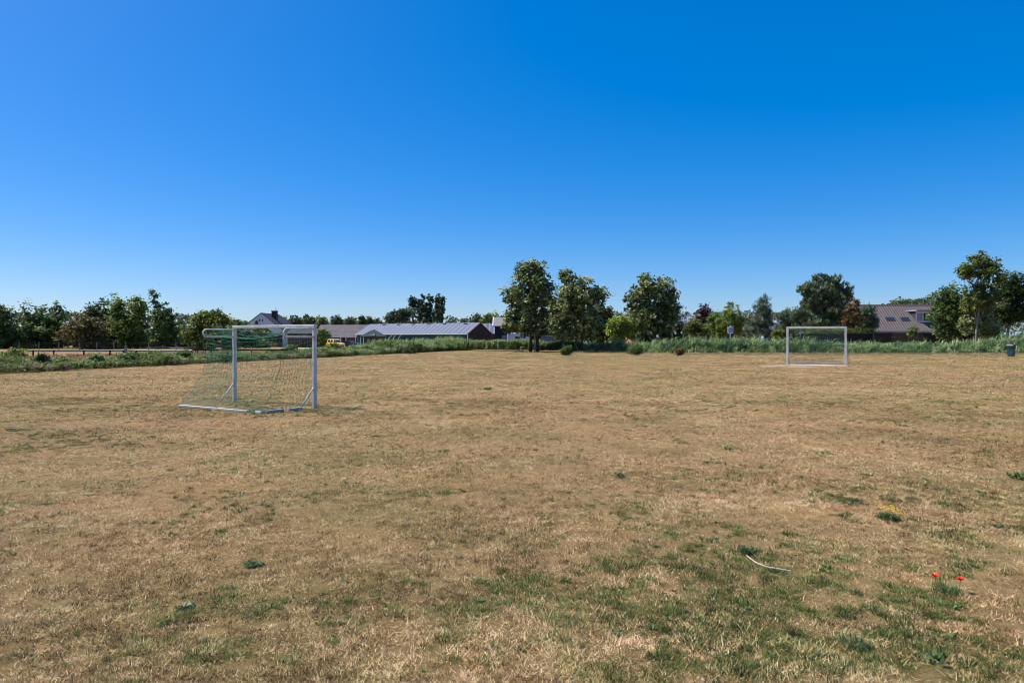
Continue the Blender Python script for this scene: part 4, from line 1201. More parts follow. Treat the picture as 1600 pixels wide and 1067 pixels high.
# ------------------------------------------------------------------ paddock fence on the left
fd = 57.0
t = thing('rail_fence', 'grey weathered single rail fence of the left paddock', 'fence', (gx(165, fd), fd, 0))
xs0 = gx(165, fd)
def fz(px): return gx(px, fd) - xs0
m_ = MB()
m_.box(((fz(30) + fz(300)) / 2, 0.06, 0.62), (fz(300) - fz(30), 0.04, 0.13)); m_.build('rail', M['wood_grey'], t)
m_ = MB(); m_.box(((fz(300) + fz(450)) / 2, 0.07, 0.70), (fz(450) - fz(300), 0.04, 0.15)); m_.build('rail', M['wood_dark'], t)
m_ = MB(); m_.box(((fz(225) + fz(300)) / 2, 0.5, 0.92), (fz(300) - fz(225), 0.04, 0.08)); m_.build('rail', M['wood_grey'], t)
for px in (52, 84, 131, 172, 193, 213, 251, 300, 330, 373, 393, 425):
    m_ = MB(); m_.box((fz(px), -0.01, 0.33), (0.09, 0.09, 0.72)); m_.build('post', M['wood_dark'], t)
# wire fence further back
fd2 = 86.0
t = thing('wire_fence', 'thin wire fence with slim pale posts in front of the tree row', 'fence', (gx(130, fd2), fd2, 0))
o0 = gx(130, fd2)
for px in (30, 61, 92, 124, 151, 178, 196, 232, 275):
    m_ = MB(); m_.tube([(gx(px, fd2) - o0, 0, 0), (gx(px, fd2) - o0, 0, 1.15)], 0.045, 7); m_.build('post', M['wood_grey'], t)
m_ = MB()
for z in (0.55, 0.85, 1.08):
    m_.tube([(gx(25, fd2) - o0, -0.055, z), (gx(280, fd2) - o0, -0.055, z)], 0.008, 5)
m_.build('wire', M['wood_dark'], t)
# rusty trough on legs by the rail
td = 58.5
t = thing('feeding_trough', 'rusty brown trough on legs by the paddock rail', 'trough', (gx(313, td), td, 0))
m_ = MB(); m_.prism([(-0.46, 0.95), (-0.34, 0.66), (0.36, 0.66), (0.47, 0.98), (0.40, 0.98), (0.30, 0.72), (-0.28, 0.72), (-0.40, 0.95)], 'y', -0.28, 0.28); m_.build('basin', M['rust'], t)
for x in (-0.34, 0.34):
    for y in (-0.22, 0.22):
        m_ = MB(); m_.box((x, y, 0.33), (0.06, 0.06, 0.66)); m_.build('leg', M['rust'], t)
# pale post in the paddock
t = thing('marker_post', 'short pale wooden post behind the paddock rail', 'post', (gx(196.5, 62), 62, 0))
m_ = MB(); m_.box((0, 0, 0.45), (0.20, 0.16, 0.9), taper=0.85); m_.build('stake', M['wood_grey'], t)
m_ = MB(); m_.box((0, 0, 0.93), (0.24, 0.20, 0.06)); m_.build('cap', M['wood_grey'], t)

# ------------------------------------------------------------------ buildings
def gable(t, x0, x1, w, ze, zr, wm, rm, oh=0.25, th=0.12, ohx=0.25):
    m_ = MB()
    m_.prism([(-w, 0), (w, 0), (w, ze), (0, zr), (-w, ze)], 'x', x0, x1)
    wall = m_.build('wall', wm, t)
    sl = (zr - ze) / w
    m_ = MB()
    a, b_ = x0 - ohx, x1 + ohx
    e = w + oh; zo = zr - sl * e
    g0 = 0.012
    m_.prism([(-0.0, zr + g0), (-e, zo + g0), (-e, zo + th), (0, zr + th), (e, zo + th), (e, zo + g0)], 'x', a, b_)
    roof = m_.build('roof', rm, t)
    return wall, roof

# white gabled house (gable towards us)
d = 132
k_ = d / F
t = thing('white_house', 'white house with steep gable and dark chimney beyond the goal', 'house', (gx(408, d), d + 5, 0), -pi / 2)
hw = 37 * k_
gable(t, -5, 5, hw, gz(518, d), gz(489.5, d), M['white_wall'], M['slate'], oh=0.3, ohx=0.15)
roof_o = t.children[-1]
ch = MB(); cz = gz(488.5, d + 3)
ch.box((1.2, 10.5 * k_, cz - 0.9), (0.9, 0.95, 2.4)); ch.box((1.2, 10.5 * k_, cz + 0.32), (1.05, 1.1, 0.14)); ch.tube([(1.2, 10.5 * k_ + 0.25, cz + 0.35), (1.2, 10.5 * k_ + 0.25, cz + 0.95)], 0.06, 6)
ch.build('chimney', M['slate'], roof_o)
for yy_ in (-2.5, 2.5):
    wdw = MB(); wdw.box((5.02, yy_ * k_, gz(500.5, d)), (0.06, 1.7 * k_, 4.2 * k_)); wf = wdw.build('window', M['grey_trim'], t)
    gl = MB(); gl.box((5.06, yy_ * k_, gz(500.5, d)), (0.03, 1.1 * k_, 3.6 * k_)); gl.build('pane', M['glass'], wf)
iv = MB(); iv.box((5.03, -7 * k_, gz(504, d)), (0.06, 6 * k_, 6 * k_), taper=0.5); iv.build('wall_panel', M['wood_brown'], t)
# red roofed house behind
d = 160; k_ = d / F
t = thing('red_roofed_house', 'small house with dark red roof beside the white gable', 'house', (gx(439, d), d, 0), -0.25)
gable(t, -7 * k_, 8 * k_, 3.2, gz(508, d), gz(500, d), M['white_wall'], M['red_tile'])
# dark low shed in front of the white house
d = 122; k_ = d / F
t = thing('low_shed', 'long low dark shed with red brick foot below white house', 'shed', (gx(406, d), d, 0))
m_ = MB(); m_.box((0, 0, 0.45), (64 * k_, 2.6, 0.9)); m_.build('plinth', M['brick'], t)
m_ = MB(); m_.box((0, 0, 1.62), (63.4 * k_, 2.5, 1.44)); m_.build('wall', M['wood_dark'], t)
m_ = MB(); m_.hexa([(-33 * k_, -1.5, 2.345), (33 * k_, -1.5, 2.345), (33 * k_, 1.5, 2.6), (-33 * k_, 1.5, 2.6), (-33 * k_, -1.5, 2.44), (33 * k_, -1.5, 2.44), (33 * k_, 1.5, 2.7), (-33 * k_, 1.5, 2.7)]); m_.build('roof', M['slate'], t)
# dark brown barn behind the hoop
d = 118; k_ = d / F
t = thing('brown_barn', 'dark brown barn seen through the right end of goal', 'barn', (gx(473, d), d + 2, 0))
gable(t, -23 * k_, 24 * k_, 2.2, gz(521.5, d), gz(515, d), M['brown_brick'], M['slate'], oh=0.2)
m_ = MB(); m_.box((0.6, -2.24, 0.95), (1.6, 0.06, 1.9)); m_.build('door', M['wood_dark'], t)
# long low building
d = 150; k_ = d / F
t = thing('long_outbuilding', 'long low brick building with weathered mauve roof', 'outbuilding', (gx(536, d), d + 4, 0), 0.0)
gable(t, -42 * k_, 46 * k_, 4.0, gz(526.5, d), gz(508.3, d + 4), M['brick'], M['corrugated'], oh=0.3)
for px in (533, 541, 556):
    m_ = MB(); m_.box((gx(px, d) - gx(536, d), -4.35, 0.9), (0.16, 0.14, 1.8)); m_.build('post', M['white_trim'], t)
m_ = MB(); m_.box((gx(526, d) - gx(536, d), -4.03, 0.8), (14 * k_, 0.06, 1.55)); m_.build('door', M['black_barn'], t)
m_ = MB(); m_.box((gx(538, d) - gx(536, d), -4.03, 0.85), (4 * k_, 0.06, 1.65)); m_.build('door', M['black_barn'], t)
# green barn with pale sheets
A = np.array((gx(749, 126), 126.0)); B = np.array((gx(578, 141), 141.0))
mid_ = (A + B) / 2; ln = np.linalg.norm(A - B); ang = math.atan2(*(A - B)[::-1])
t = thing('green_barn', 'long green barn with pale panelled roof and brown gable', 'barn', (mid_[0], mid_[1], 0), ang)
zr = gz(505, 126) ; ze = 2.45
w = 3.64
wall, roof_o = gable(t, -ln / 2, ln / 2, w, ze, zr, M['green_sheet'], M['solar'], oh=0.25, ohx=0.2)
m_ = MB(); m_.prism([(-w + 0.03, 0), (w - 0.03, 0), (w - 0.03, ze), (0, zr - 0.06), (-w + 0.03, ze)], 'x', ln / 2 + 0.004, ln / 2 + 0.09); m_.build('gable_end', M['brown_brick'], t)
m_ = MB(); m_.box((0, -w - 0.30, ze - 0.10), (ln + 0.3, 0.12, 0.16)); m_.build('gutter', M['white_trim'], t)
m_ = MB(); m_.box((ln / 2 + 0.05, -w - 0.06, 1.15), (0.14, 0.14, 2.25)); m_.build('downpipe', M['white_trim'], t)
vg = MB()
sl = (zr - ze) / w
for sgn in (-1, 1):
    vg.hexa([(ln / 2 + 0.21, 0, zr - 0.02), (ln / 2 + 0.27, 0, zr - 0.02), (ln / 2 + 0.27, sgn * (w + 0.25), ze - 0.19), (ln / 2 + 0.21, sgn * (w + 0.25), ze - 0.19),
             (ln / 2 + 0.21, 0, zr + 0.14), (ln / 2 + 0.27, 0, zr + 0.14), (ln / 2 + 0.27, sgn * (w + 0.25), ze - 0.02), (ln / 2 + 0.21, sgn * (w + 0.25), ze - 0.02)])
vg.build('verge_board', M['wood_brown'], roof_o)
for q in (0.10, 0.28, 0.42, 0.56, 0.70, 0.84):
    x = ln / 2 - ln * q
    m_ = MB(); m_.box((x, -0.42, zr - 0.42 * sl + 0.16), (0.65, 0.4, 0.16)); m_.build('roof_vent', M['slate'], roof_o)
# second barn behind
d = 158; k_ = d / F
t = thing('rear_barn', 'rear barn whose pale roof shows right of brown gable', 'barn', (gx(756, d), d + 4, 0), 0.0)
gable(t, -22 * k_, 22 * k_, 4.0, gz(521, d), gz(506, d + 4), M['brown_brick'], M['solar'])
# black barn
d = 112; k_ = d / F
t = thing('black_barn', 'black boarded barn with grey roof behind the big tree', 'barn', (gx(808, d), d + 3.2, 0), 0.0)
wall, roof_o = gable(t, -35 * k_, 36 * k_, 3.2, gz(509.5, d), gz(497, d + 3.2), M['black_barn'], M['grey_roof'], oh=0.2)
xa = -35 * k_ - 0.25
ze_, zr_ = gz(509.5, d), gz(497, d + 3.2)
m_ = MB()
m_.hexa([(xa - 0.13, -3.4, ze_ - 0.2), (xa - 0.002, -3.4, ze_ - 0.2), (xa - 0.002, 0, zr_ - 0.03), (xa - 0.13, 0, zr_ - 0.03), (xa - 0.13, -3.4, ze_ + 0.08), (xa - 0.002, -3.4, ze_ + 0.08), (xa - 0.002, 0, zr_ + 0.2), (xa - 0.13, 0, zr_ + 0.2)])
m_.build('verge_board', M['white_trim'], roof_o)
m_ = MB(); m_.box((gx(788, d) - gx(808, d), -3.24, 1.05), (8 * k_, 0.07, 2.1)); m_.build('door', M['blue_paint'], t)
# garden pavilion
d = 112; k_ = d / F
t = thing('garden_pavilion', 'small brown pavilion with green tin pyramid roof', 'pavilion', (gx(581, d), d + 1.7, 0), 0.12)
m_ = MB(); m_.box((0.25, 0.1, 0.9), (3.3, 2.9, 1.8)); m_.build('wall', M['wood_brown'], t)
m_ = MB(); m_.add([(-2.25, -1.9, 1.80), (2.05, -1.9, 1.80), (2.05, 1.9, 1.80), (-2.25, 1.9, 1.80), (0, 0, 3.12), (-2.25, -1.9, 1.88), (2.05, -1.9, 1.88), (2.05, 1.9, 1.88), (-2.25, 1.9, 1.88)],
                 [(3, 2, 1, 0), (0, 1, 6, 5), (1, 2, 7, 6), (2, 3, 8, 7), (3, 0, 5, 8), (5, 6, 4), (6, 7, 4), (7, 8, 4), (8, 5, 4)])
rf = m_.build('roof', M['green_tin'], t)
m_ = MB(); m_.prism([(-0.8, 2.02), (0.35, 2.02), (0.28, 2.42)], 'y', -1.75, -1.0); m_.build('porch_gable', M['white_trim'], rf)
for x in (-2.0, -1.55, 1.85):
    m_ = MB(); m_.box((x, -1.7, 0.9), (0.12, 0.12, 1.78)); m_.build('post', M['white_trim'] if x < 1 else M['wood_brown'], t)
for x in (-0.75, 0.05, 1.15):
    m_ = MB(); m_.box((x, -1.38, 1.05), (0.55, 0.05, 1.0)); wf = m_.build('window', M['wood_brown'], t)
    m_ = MB(); m_.box((x, -1.42, 1.05), (0.42, 0.03, 0.86)); m_.build('pane', M['curtain'] if x < 0.9 else M['glass'], wf)
# bent pale poles
for i, (a, b_, lb) in enumerate([((604, 533), (614, 523.5), 'bent pale pole, leftmost of three before green barn'), ((612, 533), (619, 523.5), 'bent pale pole in the middle of three before green barn'), ((620, 533), (628, 523), 'bent pale pole, rightmost of three before green barn')]):
    d = 108
    xa, xb = gx(a[0], d), gx(b_[0], d)
    t = thing('bent_pole', lb, 'pole', (xa, d, 0), 0, 'bent pale poles by the green barn')
    m_ = MB(); zt = gz(b_[1], d)
    m_.tube([(0, 0, 0), (0.05, 0, zt * 0.45), ((xb - xa) * 0.3, 0, zt * 0.72), ((xb - xa) * 0.65, 0, zt * 0.92), ((xb - xa), 0, zt)], [0.035, 0.035, 0.03, 0.025, 0.02], 6)
    m_.build('shaft', M['white_trim'], t, smooth=True)
    m_ = MB(); m_.lathe([(0.05, 0), (0.055, 0.12), (0.045, 0.14)], (0, 0, 0), 8); m_.build('socket', M['grey_trim'], t)
# white barrel
d = 106; k_ = d / F
t = thing('white_barrel', 'bright white plastic barrel above the reeds before green barn', 'barrel', (gx(610.5, d), d, 0))
m_ = MB(); m_.lathe([(0.24, 0), (0.29, 0.1), (0.31, 0.6), (0.29, 1.05), (0.24, 1.15)], (0, 0, 0), 16); m_.build('drum', M['white_plastic'], t, smooth=True)
m_ = MB(); m_.lathe([(0.25, 1.152), (0.25, 1.19), (0.1, 1.21)], (0, 0, 0), 16); m_.build('lid', M['white_plastic'], t)
# low dinghy under pale cover
t = thing('covered_dinghy', 'low pale covered dinghy right of the white barrel', 'boat', (gx(624, d), d, 0), 0.1)
m_ = MB(); m_.prism([(-0.75, 0.35), (-0.55, 0.12), (0.45, 0.12), (0.85, 0.55), (0.2, 0.5), (-0.7, 0.55)], 'y', -0.4, 0.4); m_.build('hull', M['grey_trim'], t, bevel=0.05)
m_ = MB(); m_.prism([(-0.72, 0.555), (0.2, 0.505), (0.83, 0.56), (0.2, 0.82), (-0.5, 0.78)], 'y', -0.36, 0.36); m_.build('cover', M['white_trim'], t, bevel=0.05)

# ------------------------------------------------------------------ vehicles
def car(label, px, d, rz, body, roofm, Lc=4.0, H=1.45, van=False, name='parked_car', group=None, cat='car'):
    t = thing(name, label, cat, (gx(px, d), d, 0), rz, group)
    W_ = 1.66; h = Lc / 2
    if van:
        low = [(-h, 0.32), (-h, 1.0), (h * 0.62, 1.0), (h * 0.98, 0.82), (h, 0.32)]
        cab = [(-h + 0.02, 1.0), (-h + 0.06, H), (h * 0.45, H), (h * 0.70, 0.99)]
    else:
        low = [(-h, 0.34), (-h * 1.0, 0.72), (-h * 0.9, 0.86), (h * 0.38, 0.88), (h * 0.9, 0.76), (h, 0.60), (h, 0.34)]
        cab = [(-h * 0.92, 0.855), (-h * 0.72, H - 0.04), (-h * 0.55, H), (h * 0.05, H), (h * 0.16, H - 0.05), (h * 0.45, 0.87)]
    m_ = MB(); m_.prism(low, 'y', -W_ / 2, W_ / 2); bd = m_.build('body', body, t, bevel=0.07)
    m_ = MB(); m_.prism(cab, 'y', -W_ / 2 + 0.10, W_ / 2 - 0.10); cb2 = m_.build('cabin', roofm, t, bevel=0.06)
    for sgn in (-1, 1):
        yy_ = sgn * (W_ / 2 - 0.096)
        if van: wins = [(h * 0.10, h * 0.52)]
        else: wins = [(-h * 0.66, -h * 0.20), (-h * 0.12, h * 0.24)]
        for a, b2 in wins:
            m_ = MB(); m_.prism([(a, 0.93 if not van else 1.08), (b2 + 0.10, 0.93 if not van else 1.08), (b2 - 0.02, H - 0.13), (a + 0.05, H - 0.13)], 'y', min(yy_, yy_ + sgn * 0.012), max(yy_, yy_ + sgn * 0.012)); m_.build('side_window', M['glass'], cb2)
        m_ = MB(); m_.lathe([(0.02, 0), (0.10, 0.012), (0.09, 0.03)], (0, 0, 0), 10)
        hl = m_.build('headlight', M['chrome'], t, loc=(h + 0.0, sgn * 0.55, 0.64)); hl.rotation_euler = (0, pi / 2, 0)
    ws = MB()
    xf0, xf1 = (h * 0.16, h * 0.45) if not van else (h * 0.45, h * 0.70)
    z0 = 0.88 if not van else 1.0
    zt = H - 0.05
    ws.hexa([(xf1 - 0.06 + 0.03, -0.62, z0 + 0.06), (xf1 - 0.06 + 0.03, 0.62, z0 + 0.06), (xf1 - 0.06 + 0.015, 0.62, z0 + 0.06), (xf1 - 0.06 + 0.015, -0.62, z0 + 0.06),
             (xf0 + 0.06 + 0.03, -0.55, zt - 0.07), (xf0 + 0.06 + 0.03, 0.55, zt - 0.07), (xf0 + 0.06 + 0.015, 0.55, zt - 0.07), (xf0 + 0.06 + 0.015, -0.55, zt - 0.07)])
    ws.build('windscreen', M['glass'], cb2)
    for xw in (-h * 0.62, h * 0.62):
        for sgn in (-1, 1):
            m_ = MB(); m_.tube([(xw, sgn * (W_ / 2 - 0.16), 0.31), (xw, sgn * (W_ / 2 + 0.015), 0.31)], 0.31, 18); wh = m_.build('wheel', M['rubber'], t)
            m_ = MB(); m_.tube([(xw, sgn * (W_ / 2 + 0.016), 0.31), (xw, sgn * (W_ / 2 + 0.03), 0.31)], 0.18, 14); m_.build('rim', M['chrome'], wh)
    m_ = MB(); m_.box((h + 0.03, 0, 0.42), (0.10, W_ * 0.96, 0.13)); m_.build('bumper', M['grey_trim'], t, bevel=0.02)
    return t
car('yellow car with a cream roof parked by the outbuilding', 524, 116, -0.85, M['yellow'], M['cream'], 3.9, 1.46)
car('low dark car parked right of the yellow car', 547, 118, -0.35, M['dark_paint'], M['dark_paint'], 3.6, 1.18)
car('slate blue van half hidden behind the big tree stems', 868, 104, 0.0, M['blue_paint'], M['blue_paint'], 5.0, 1.95, van=True, name='parked_van', cat='van')
car('white car parked under the dark tree at the right edge', 1590, 112, pi, M['white_paint'], M['white_paint'], 4.1, 1.5)
car('blue car parked in front of the white car, right edge', 1583, 108, pi * 0.9, M['blue_paint'], M['blue_paint'], 3.8, 1.42)
# caravan
d = 104; k_ = d / F
t = thing('caravan', 'white caravan with shade painted grey on its sides, parked against the black barn', 'caravan', (gx(812, d), d, 0), 0.0)
hw = 19.5 * k_
m_ = MB(); m_.prism([(-hw, 0.45), (-hw, 2.2), (-hw + 0.2, 2.38), (hw - 0.8, 2.38), (hw - 0.25, 2.05), (hw, 1.3), (hw - 0.1, 0.45)], 'y', -1.05, 1.05); bd = m_.build('body', M['cara'], t, bevel=0.08)
m_ = MB(); m_.box((-0.2, 0, 2.40), (hw * 1.3, 1.7, 0.06)); m_.build('roof_panel', M['white_paint'], t, bevel=0.02)  # roof painted whiter than the shade-toned body, as the lit top
m_ = MB(); m_.box((-0.45, -1.06, 1.70), (0.74, 0.04, 0.52)); wf = m_.build('window', M['white_trim'], t)
m_ = MB(); m_.box((-0.45, -1.09, 1.70), (0.56, 0.03, 0.38)); m_.build('pane', M['glass'], wf)
m_ = MB(); m_.box((-1.35, -1.06, 1.28), (0.62, 0.03, 1.55)); m_.build('door', M['cara'], t)
for sgn in (-1, 1):
    m_ = MB(); m_.tube([(0, sgn * 0.9, 0.32), (0, sgn * 1.07, 0.32)], 0.32, 16); m_.build('wheel', M['rubber'], t)
m_ = MB(); m_.tube([(hw - 0.1, 0, 0.5), (hw + 0.9, 0, 0.45)], 0.05, 6); m_.build('drawbar', M['grey_trim'], t)
# covered trailer with white pole
d = 98; k_ = d / F
t = thing('covered_trailer', 'blue grey covered trailer behind the centre big tree', 'trailer', (gx(926, d), d, 0), 0.05)
m_ = MB(); m_.box((0, 0, 0.75), (21 * k_, 1.3, 0.6)); m_.build('bed', M['wood_grey'], t, bevel=0.03)
m_ = MB(); m_.prism([(-10 * k_, 1.052), (10 * k_, 1.052), (9 * k_, 1.45), (-6 * k_, 1.62)], 'y', -0.66, 0.66); m_.build('cover', M['bluegrey'], t, bevel=0.06)
for sgn in (-1, 1):
    m_ = MB(); m_.tube([(0, sgn * 0.66, 0.3), (0, sgn * 0.82, 0.3)], 0.3, 14); m_.build('wheel', M['rubber'], t)
t = thing('leaning_pole', 'white pole leaning down across the covered trailer', 'pole', (gx(927, 96.8), 96.8, 0))
m_ = MB(); m_.tube([(0, 0, 0), (gx(917, 96.8) - gx(927, 96.8), 0.35, gz(521, 96.8))], 0.055, 8); m_.build('shaft', M['white_trim'], t)
m_ = MB(); m_.lathe([(0.075, 0), (0.075, 0.06), (0.02, 0.08)], (gx(917, 96.8) - gx(927, 96.8), 0.35, gz(521, 96.8)), 8); m_.build('end_cap', M['grey_trim'], t)

# stakes under the big trees
t = thing('tree_stake', 'pale wooden stake between the stems of tallest tree', 'stake', (gx(835.6, 82.0), 82.0, 0))
m_ = MB(); m_.box((0, 0, 1.15), (0.13, 0.13, 2.3)); m_.build('stake', M['bark_pale'], t)
m_ = MB(); m_.box((0.25, 0, 1.9), (0.5, 0.03, 0.07)); m_.build('strap', M['rubber'], t)
d = 80
m_ = MB(); m_.tube([(gx(903.5, d), d, 0), (gx(902.6, d), d, 0.35), (gx(900.8, d), d, 0.65), (gx(899, d), d, 0.85)], [0.03, 0.026, 0.02, 0.012], 6)
tag(m_.build('bare_stick', M['bleached'], smooth=True), 'thin bare bleached stick beside the centre big tree', 'stick')

# ------------------------------------------------------------------ white houses in the gardens
d = 125; k_ = d / F
t = thing('garden_house', 'pale house with chimney glimpsed between the garden trees', 'house', (gx(1072, d), d + 3, 0), 0.3)
wall, rf = gable(t, -16 * k_, 14 * k_, 3.0, gz(506, d), gz(494, d), M['white_wall'], M['bluegrey'])
m_ = MB(); m_.box((-0.4, 0.3, gz(492, d) + 0.1), (0.55, 0.5, 1.5)); m_.build('chimney', M['white_trim'], rf)
m_ = MB(); m_.box((0.8, -3.03, gz(509, d)), (1.0, 0.06, 0.9)); wf = m_.build('window', M['white_trim'], t)
m_ = MB(); m_.box((0.8, -3.07, gz(509, d)), (0.8, 0.03, 0.7)); m_.build('pane', M['glass'], wf)
d = 122; k_ = d / F
t = thing('garden_house', 'pale gabled house peeping out left of the far goal', 'house', (gx(1219, d), d + 3, 0), -pi / 2 + 0.25)
gable(t, -3, 3, 15 * k_, gz(514, d), gz(501, d), M['white_wall'], M['bluegrey'])
m_ = MB(); m_.box((3.03, 0.2, gz(513, d)), (0.06, 0.9, 0.9)); wf = m_.build('window', M['white_trim'], t)
m_ = MB(); m_.box((3.07, 0.2, gz(513, d)), (0.03, 0.72, 0.72)); m_.build('pane', M['glass'], wf)

# ------------------------------------------------------------------ tiled house on the right
d = 97; k_ = d / F
xL, xR = gx(1362, d), gx(1530, d)
xc = (xL + xR) / 2
wv = 4.2
t = thing('tiled_house', 'long house with mauve tiled roof, skylights and dormer', 'house', (xc, d + wv, 0), 0.0)
ze = gz(516.5, d); zr = gz(478.5, d + wv)
wall, rf = gable(t, xL - xc, xR - xc, wv, ze, zr, M['brown_brick'], M['tile'], oh=0.35, th=0.14, ohx=0.1)
sl = (zr - ze) / wv
m_ = MB(); m_.box((0, -wv - 0.42, ze - 0.22), (xR - xL + 0.2, 0.12, 0.30)); m_.build('fascia', M['grey_trim'], t)
m_ = MB(); m_.tube([(xL - xc - 0.1, 0, zr + 0.15), (xR - xc + 0.1, 0, zr + 0.15)], 0.10, 8); m_.build('ridge_tiles', M['tile'], rf)
def on_roof(px, py):
    # point of the front slope seen at (px, py)
    best = None
    for q in np.linspace(0, 1, 400):
        yy_ = d + wv * q; zz = ze + (zr - ze) * q + 0.14
        r_ = HZ + F * (EYE - zz) / yy_
        if best is None or abs(r_ - py) < best[0]: best = (abs(r_ - py), q, yy_, zz)
    return gx(px, best[2]) - xc, best[2] - (d + wv), best[3]
rot_slope = math.atan(sl)
for px in (1391, 1414):
    X, Y, Z = on_roof(px, 498.6)
    m_ = MB(); m_.box((0, 0, 0), (1.30, 0.78, 0.14)); f2 = m_.build('skylight', M['slate'], rf, bevel=0.02, loc=(X, Y, Z + 0.02)); f2.rotation_euler = (rot_slope, 0, 0)
    m_ = MB(); m_.box((0, 0, 0.077), (1.12, 0.58, 0.02)); m_.build('pane', M['skyglass'], f2)
X0, Y0, Z0 = on_roof(1431, 503); X1, Y1, Z1 = on_roof(1431, 486)
xe = gx(1482, d) - xc
dep = Y1 - Y0
m_ = MB(); m_.hexa([(X0, Y0, Z0 - 0.1), (xe, Y0, Z0 - 0.1), (xe, Y1 + 0.6, Z0 - 0.1), (X0, Y1 + 0.6, Z0 - 0.1), (X0, Y0, Z1 - 0.1), (xe, Y0, Z1 - 0.1), (xe, Y1 + 0.6, Z1 - 0.1), (X0, Y1 + 0.6, Z1 - 0.1)]); dm = m_.build('dormer', M['slate'], rf)
m_ = MB(); m_.box(((X0 + xe) / 2, Y0 - 0.015, (Z0 + Z1) / 2 - 0.1), (xe - X0, 0.026, (Z1 - Z0) * 0.98)); m_.build('dormer_frame', M['white_trim'], dm)
m_ = MB(); m_.box(((X0 + xe) / 2, (Y0 + Y1) / 2 + 0.1, Z1 - 0.01), (xe - X0 + 0.5, dep + 1.4, 0.17)); m_.build('dormer_roof', M['grey_trim'], dm)
for a, b_, mm in ((0.15, 0.95, 'curtain'), (1.10, 2.6, 'glass'), (2.75, 4.2, 'glass')):
    m_ = MB(); m_.box((X0 + (a + b_) / 2, Y0 - 0.04, (Z0 + Z1) / 2 - 0.12), (b_ - a, 0.02, (Z1 - Z0) * 0.66)); m_.build('dormer_window', M[mm], dm)
m_ = MB(); m_.box((gx(1400, d) - xc, -wv - 0.03, 1.3), (1.6, 0.06, 1.1)); wf = m_.build('window', M['white_trim'], t)
m_ = MB(); m_.box((gx(1400, d) - xc, -wv - 0.07, 1.3), (1.4, 0.03, 0.9)); m_.build('pane', M['glass'], wf)
# woven fence panels
fd3 = 86
t = thing('woven_fence', 'dark woven panel fence in front of the tiled house', 'fence', (gx(1442, fd3), fd3, 0))
o0 = gx(1442, fd3)
zt = gz(519.5, fd3)
posts = [1365, 1392, 1417, 1442, 1467, 1492, 1517]
for px in posts:
    m_ = MB(); m_.box((gx(px, fd3) - o0, 0, zt / 2 + 0.03), (0.13, 0.13, zt + 0.06)); m_.build('post', M['wood_dark'], t)
g = np.random.default_rng(9)
for a, b_ in zip(posts[:-1], posts[1:]):
    xa, xb = gx(a, fd3) - o0 + 0.07, gx(b_, fd3) - o0 - 0.07
    m_ = MB()
    z = 0.10; k = 0
    while z < zt - 0.12:
        wob = [(xa + (xb - xa) * q / 6, (0.045 if (q + k) % 2 else -0.045) if 0 < q < 6 else 0, z + g.normal(0, 0.012)) for q in range(7)]
        for p, q in zip(wob[:-1], wob[1:]):
            m_.hexa([(p[0], p[1] - 0.006, p[2]), (q[0], q[1] - 0.006, q[2]), (q[0], q[1] + 0.006, q[2]), (p[0], p[1] + 0.006, p[2]), (p[0], p[1] - 0.006, p[2] + 0.12), (q[0], q[1] - 0.006, q[2] + 0.12), (q[0], q[1] + 0.006, q[2] + 0.12), (p[0], p[1] + 0.006, p[2] + 0.12)])
        z += 0.128; k += 1
    m_.box(((xa + xb) / 2, 0, zt - 0.03), (xb - xa, 0.07, 0.06))
    m_.build('woven_panel', M['wood_brown'] if a in (1392, 1417) else M['wood_dark'], t)
# dark wood board fence behind the goal, its shade painted in as near black
fd4 = 87
t = thing('board_fence', 'dark board fence behind the far goal, shade painted near black', 'fence', (gx(1308, fd4), fd4, 0))
o0 = gx(1308, fd4); zt = gz(521.5, fd4)
xa, xb = gx(1252, fd4) - o0, gx(1364, fd4) - o0
m_ = MB()
x = xa
while x < xb:
    m_.box((x + 0.07, 0, zt / 2 + g.normal(0, 0.008)), (0.134, 0.025, zt)); x += 0.14
m_.build('boards', M['black_barn'], t)  # black barn boards reused to put the fence's shade into its colour
for px in (1252, 1275, 1298, 1321, 1344, 1364):
    m_ = MB(); m_.box((gx(px, fd4) - o0, 0.07, zt / 2), (0.1, 0.1, zt + 0.05)); m_.build('post', M['wood_dark'], t)
# clipped hedge above it
def hedge(label, pxa, pxb, d, top, bot, mat, seed):
    g = np.random.default_rng(seed)
    xa, xb = gx(pxa, d), gx(pxb, d)
    t = thing('clipped_hedge', label, 'hedge', ((xa + xb) / 2, d, 0))
    n = 620
    P = np.stack([g.uniform(xa, xb, n) - (xa + xb) / 2, g.uniform(-0.5, 0.5, n), gz(bot, d) + (gz(top, d) - gz(bot, d)) * g.random(n) ** 0.7], 1)
    u = np.stack([g.normal(0, 0.3, n), np.sign(P[:, 1]) * 0.7, np.full(n, 0.5)], 1)
    V, Fq, tint = leaves_from_clumps(P, u, g, 0.22, 9, 0.10, 0.5, tbase=0.45)
    V[:, 2] = np.maximum(V[:, 2], 0.01)
    np_mesh('foliage', V, Fq, M[mat], t, tint)
    m_ = MB()
    for q in np.linspace(xa, xb, 9): m_.tube([(q - (xa + xb) / 2, 0, 0), (q - (xa + xb) / 2 + 0.1, 0.05, gz(top, d) * 0.8)], [0.05, 0.02], 6)
    m_.build('stems', M['bark'], t)
hedge('clipped olive green hedge behind the board fence', 1262, 1366, 89, 513.5, 528, 'leaf_olive', 5)

